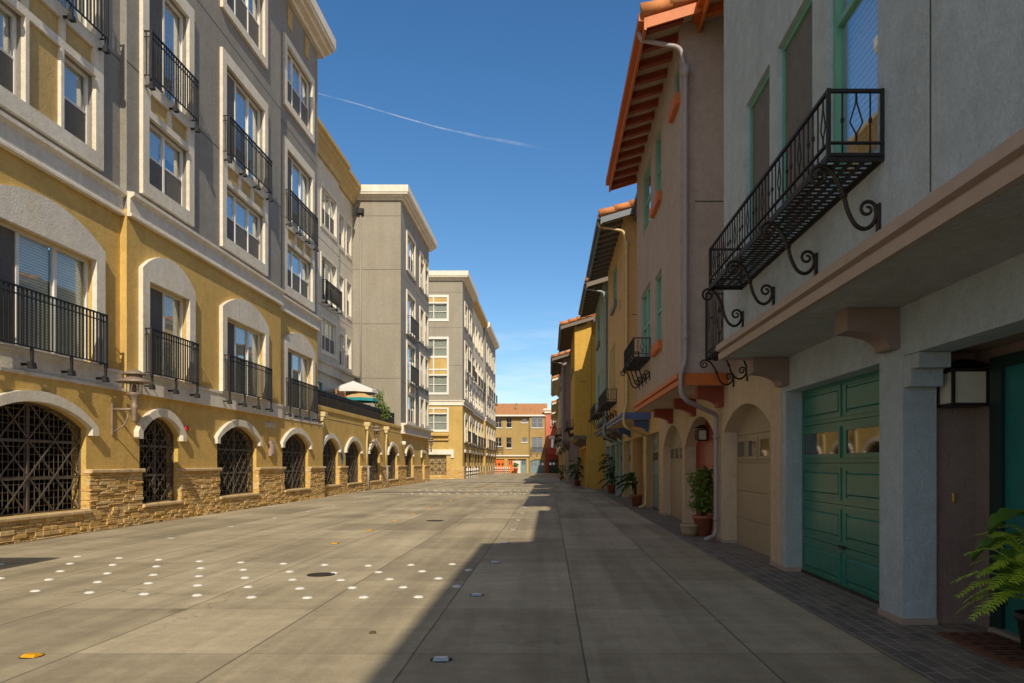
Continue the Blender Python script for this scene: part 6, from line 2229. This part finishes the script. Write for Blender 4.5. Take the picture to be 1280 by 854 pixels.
# ------------------------------------------------------------------ markers set in the concrete
def dome_mesh(m, r=0.046, h=0.016):
    return MB().lathe([(r * 1.18, 0.0), (r * 1.18, 0.002), (r, 0.0025), (r * 0.96, h * 0.45), (r * 0.72, h * 0.85), (r * 0.35, h), (0.004, h * 1.02)], (0, 0, 0), 18).mesh("marker", m)


def block_mesh(m, w=0.053, d=0.046, h=0.018):
    b = MB()
    b.lathe([(0.075, 0), (0.075, 0.002)], (0, 0, 0), 18, 1)
    p = [(-w, -d, 0.002), (w, -d, 0.002), (w, d, 0.002), (-w, d, 0.002), (-w * 0.8, -d * 0.45, h), (w * 0.8, -d * 0.45, h), (w * 0.8, d * 0.45, h), (-w * 0.8, d * 0.45, h)]
    b.add(p, [(4, 5, 6, 7), (1, 2, 6, 5), (3, 0, 4, 7)], 0)
    b.add(p, [(0, 1, 5, 4), (2, 3, 7, 6)], 2)
    return b.mesh("marker", [m, castiron, refl if m is dot_w else dot_y])


def put(me, name, x, y, label, cat, group):
    o = bpy.data.objects.new(name, me)
    o.location = (x, y, 0.0)
    o.rotation_euler = (0, 0, random.uniform(-0.12, 0.12))
    col.objects.link(o)
    return tag(o, label, cat, group)


dm, bmw, bmy = dome_mesh(dot_w), block_mesh(dot_w), block_mesh(dot_y)
# the near band of round dots, as they lie in the photograph (x, y on the ground in metres)
band = [(-6.61, 10.42), (-5.93, 10.25), (-5.29, 10.07), (-4.66, 9.91), (-4.06, 9.79), (-3.46, 9.67), (-2.89, 9.56), (-2.31, 9.48), (-1.78, 9.56), (-1.26, 9.63), (-6.23, 9.67), (-5.61, 9.56), (-4.97, 9.41), (-4.34, 9.26), (-3.75, 9.12), (-3.13, 8.96), (-2.57, 8.86), (-2.05, 8.92), (-1.54, 8.99), (-0.99, 9.09), (-5.91, 8.99), (-5.24, 8.82), (-4.63, 8.70), (-4.05, 8.60), (-3.47, 8.48), (-2.88, 8.34), (-2.33, 8.31), (-1.80, 8.37), (-1.26, 8.43), (-5.61, 8.34), (-4.96, 8.17), (-4.36, 8.09), (-3.76, 7.95), (-3.18, 7.85), (-2.60, 7.75), (-2.07, 7.80), (-1.54, 7.83), (-0.98, 7.88), (-5.25, 7.60), (-4.64, 7.51), (-4.04, 7.42), (-3.48, 7.35), (-2.90, 7.24), (-2.35, 7.22), (-1.81, 7.24), (-1.28, 7.26), (-7.09, 9.60), (-6.22, 8.43)]
for x, y in band:
    put(dm, "road_dot", x, y, "round white ceramic dot set in the near concrete band of dots", "road dot", "near band of white dots on the concrete")
for k in range(0, 13):
    put(bmw, "road_reflector", -0.72, 4.94 + 2.43 * k, "white raised reflector of the line of markers at the shade's edge" if k else "nearest white raised reflector, alone in the shade at the bottom of the street", "reflector", "white reflectors along the shaded edge")
for k in range(0, 17):
    put(bmw, "road_reflector", -6.56, 12.9 + 2.43 * k, "white raised reflector in the row parallel to the stone base", "reflector", "white reflectors along the arcade")
for k in range(0, 20):
    if k in (1, 2):
        continue
    put(bmy, "road_reflector", -3.5, 5.03 + 2.36 * k, "amber raised reflector of the centre line" if k else "nearest amber raised reflector, alone at the lower left", "reflector", "amber reflectors along the centre line")
for y0 in (32.0, 36.0):
    for j in range(2):
        for i in range(16):
            put(dm, "road_dot", -6.3 + 0.4 * i + 0.2 * j, y0 + 0.9 * j, "round white dot of the far crossing bands before and behind the drain", "road dot", "far bands of white dots")


def manhole(x, y, r, label):
    b = MB().lathe([(r, 0.0), (r, 0.006), (r * 0.9, 0.006), (r * 0.89, 0.003), (r * 0.85, 0.003), (r * 0.84, 0.006)], (x, y, 0), 28)
    for i in range(-3, 4):
        hw = math.sqrt(max(0.01, (r * 0.78) ** 2 - (i * r * 0.2) ** 2))
        b.box(x - hw, x + hw, y + i * r * 0.2 - r * 0.05, y + i * r * 0.2 + r * 0.05, 0.006, 0.009)
    o = part("manhole_cover", b.mesh("manhole_cover", castiron))
    tag(o, label, "manhole cover")


manhole(-2.68, 8.72, 0.16, "small round iron cover among the white dots")
manhole(-2.62, 17.0, 0.2, "round iron cover farther up the street behind the band of dots")
o = part("debris", MB().lathe([(0.03, 0.0), (0.025, 0.012), (0.004, 0.018)], (-1.36, 5.72, 0), 7).mesh("debris", bark))
tag(o, "tiny dark clod lying on the concrete near the shade edge", "clod")


def bollard(x, y, label, group):
    t = thing("bollard", label, "bollard", (x, y, 0), group)
    part("post", MB().lathe([(0.075, 0), (0.075, 0.86), (0.06, 0.9), (0.02, 0.92)], (x, y, 0), 12).mesh("post", vinyl), t)
    part("stripe", MB().lathe([(0.078, 0.55), (0.078, 0.68)], (x, y, 0), 12).lathe([(0.078, 0.25), (0.078, 0.38)], (x, y, 0), 12).mesh("stripe", char_d), t)


for i in range(6):
    bollard(-7.15, 64.5 + i * 1.9, "white striped bollard in the row along the far apartment block", "bollards along the far block")
for i in range(8):
    bollard(-6.95 + i * 0.26, 95.0, "white striped bollard in the row before the orange garage door", "bollards before the orange garage")


# ------------------------------------------------------------------ contrail high over the street
def contrail():
    m, n, l, b = new_mat("contrail_vapour")
    out = n["Material Output"]
    df = n.new("ShaderNodeBsdfDiffuse")
    df.inputs[0].default_value = (0.9, 0.92, 0.95, 1)
    tr = n.new("ShaderNodeBsdfTransparent")
    ms = n.new("ShaderNodeMixShader")
    tcn = n.new("ShaderNodeTexCoord")
    f1 = noise(n, l, 0.012, 6, 0.7, tcn.outputs["Object"])
    f = ramp(n, l, f1, [(0.36, (0.02, 0.02, 0.02)), (0.75, (0.34, 0.34, 0.34))])
    lw = n.new("ShaderNodeLayerWeight")
    lw.inputs[0].default_value = 0.35
    iv = n.new("ShaderNodeMath")
    iv.operation = 'SUBTRACT'
    iv.inputs[0].default_value = 1
    l.new(lw.outputs["Facing"], iv.inputs[1])
    mu_ = n.new("ShaderNodeMath")
    mu_.operation = 'MULTIPLY'
    l.new(iv.outputs[0], mu_.inputs[0])
    l.new(f, mu_.inputs[1])
    sx = n.new("ShaderNodeSeparateXYZ")
    l.new(tcn.outputs["Object"], sx.inputs[0])
    fd = n.new("ShaderNodeMapRange")
    fd.interpolation_type = 'SMOOTHSTEP'
    l.new(sx.outputs[0], fd.inputs[0])
    fd.inputs["From Min"].default_value = -620
    fd.inputs["From Max"].default_value = 90
    fd.inputs["To Min"].default_value = 1
    fd.inputs["To Max"].default_value = 0
    m3 = n.new("ShaderNodeMath")
    m3.operation = 'MULTIPLY'
    l.new(mu_.outputs[0], m3.inputs[0])
    l.new(fd.outputs[0], m3.inputs[1])
    l.new(m3.outputs[0], ms.inputs[0])
    l.new(tr.outputs[0], ms.inputs[1])
    l.new(df.outputs[0], ms.inputs[2])
    l.new(ms.outputs[0], out.inputs[0])
    px = [(380, 112), (402, 118), (450, 131), (500, 146), (550, 160), (600, 171), (650, 180), (690, 188), (722, 194)]
    pts, rs = [], []
    for i, (a, c) in enumerate(px):
        D = 3000 + i * 90
        pts.append(((a - 687) / 930 * D, D, 1.3 + (580 - c) / 930 * D))
        rs.append((2.0, 2.1, 2.4, 2.8, 3.6, 6.0, 8.5, 8, 4)[i])
    b = MB().tube(pts, rs, 14, cap=False)
    o = part("contrail", b.mesh("contrail", m))
    o.visible_shadow = True
    tag(o, "thin white contrail slanting across the blue sky", "contrail")


contrail()
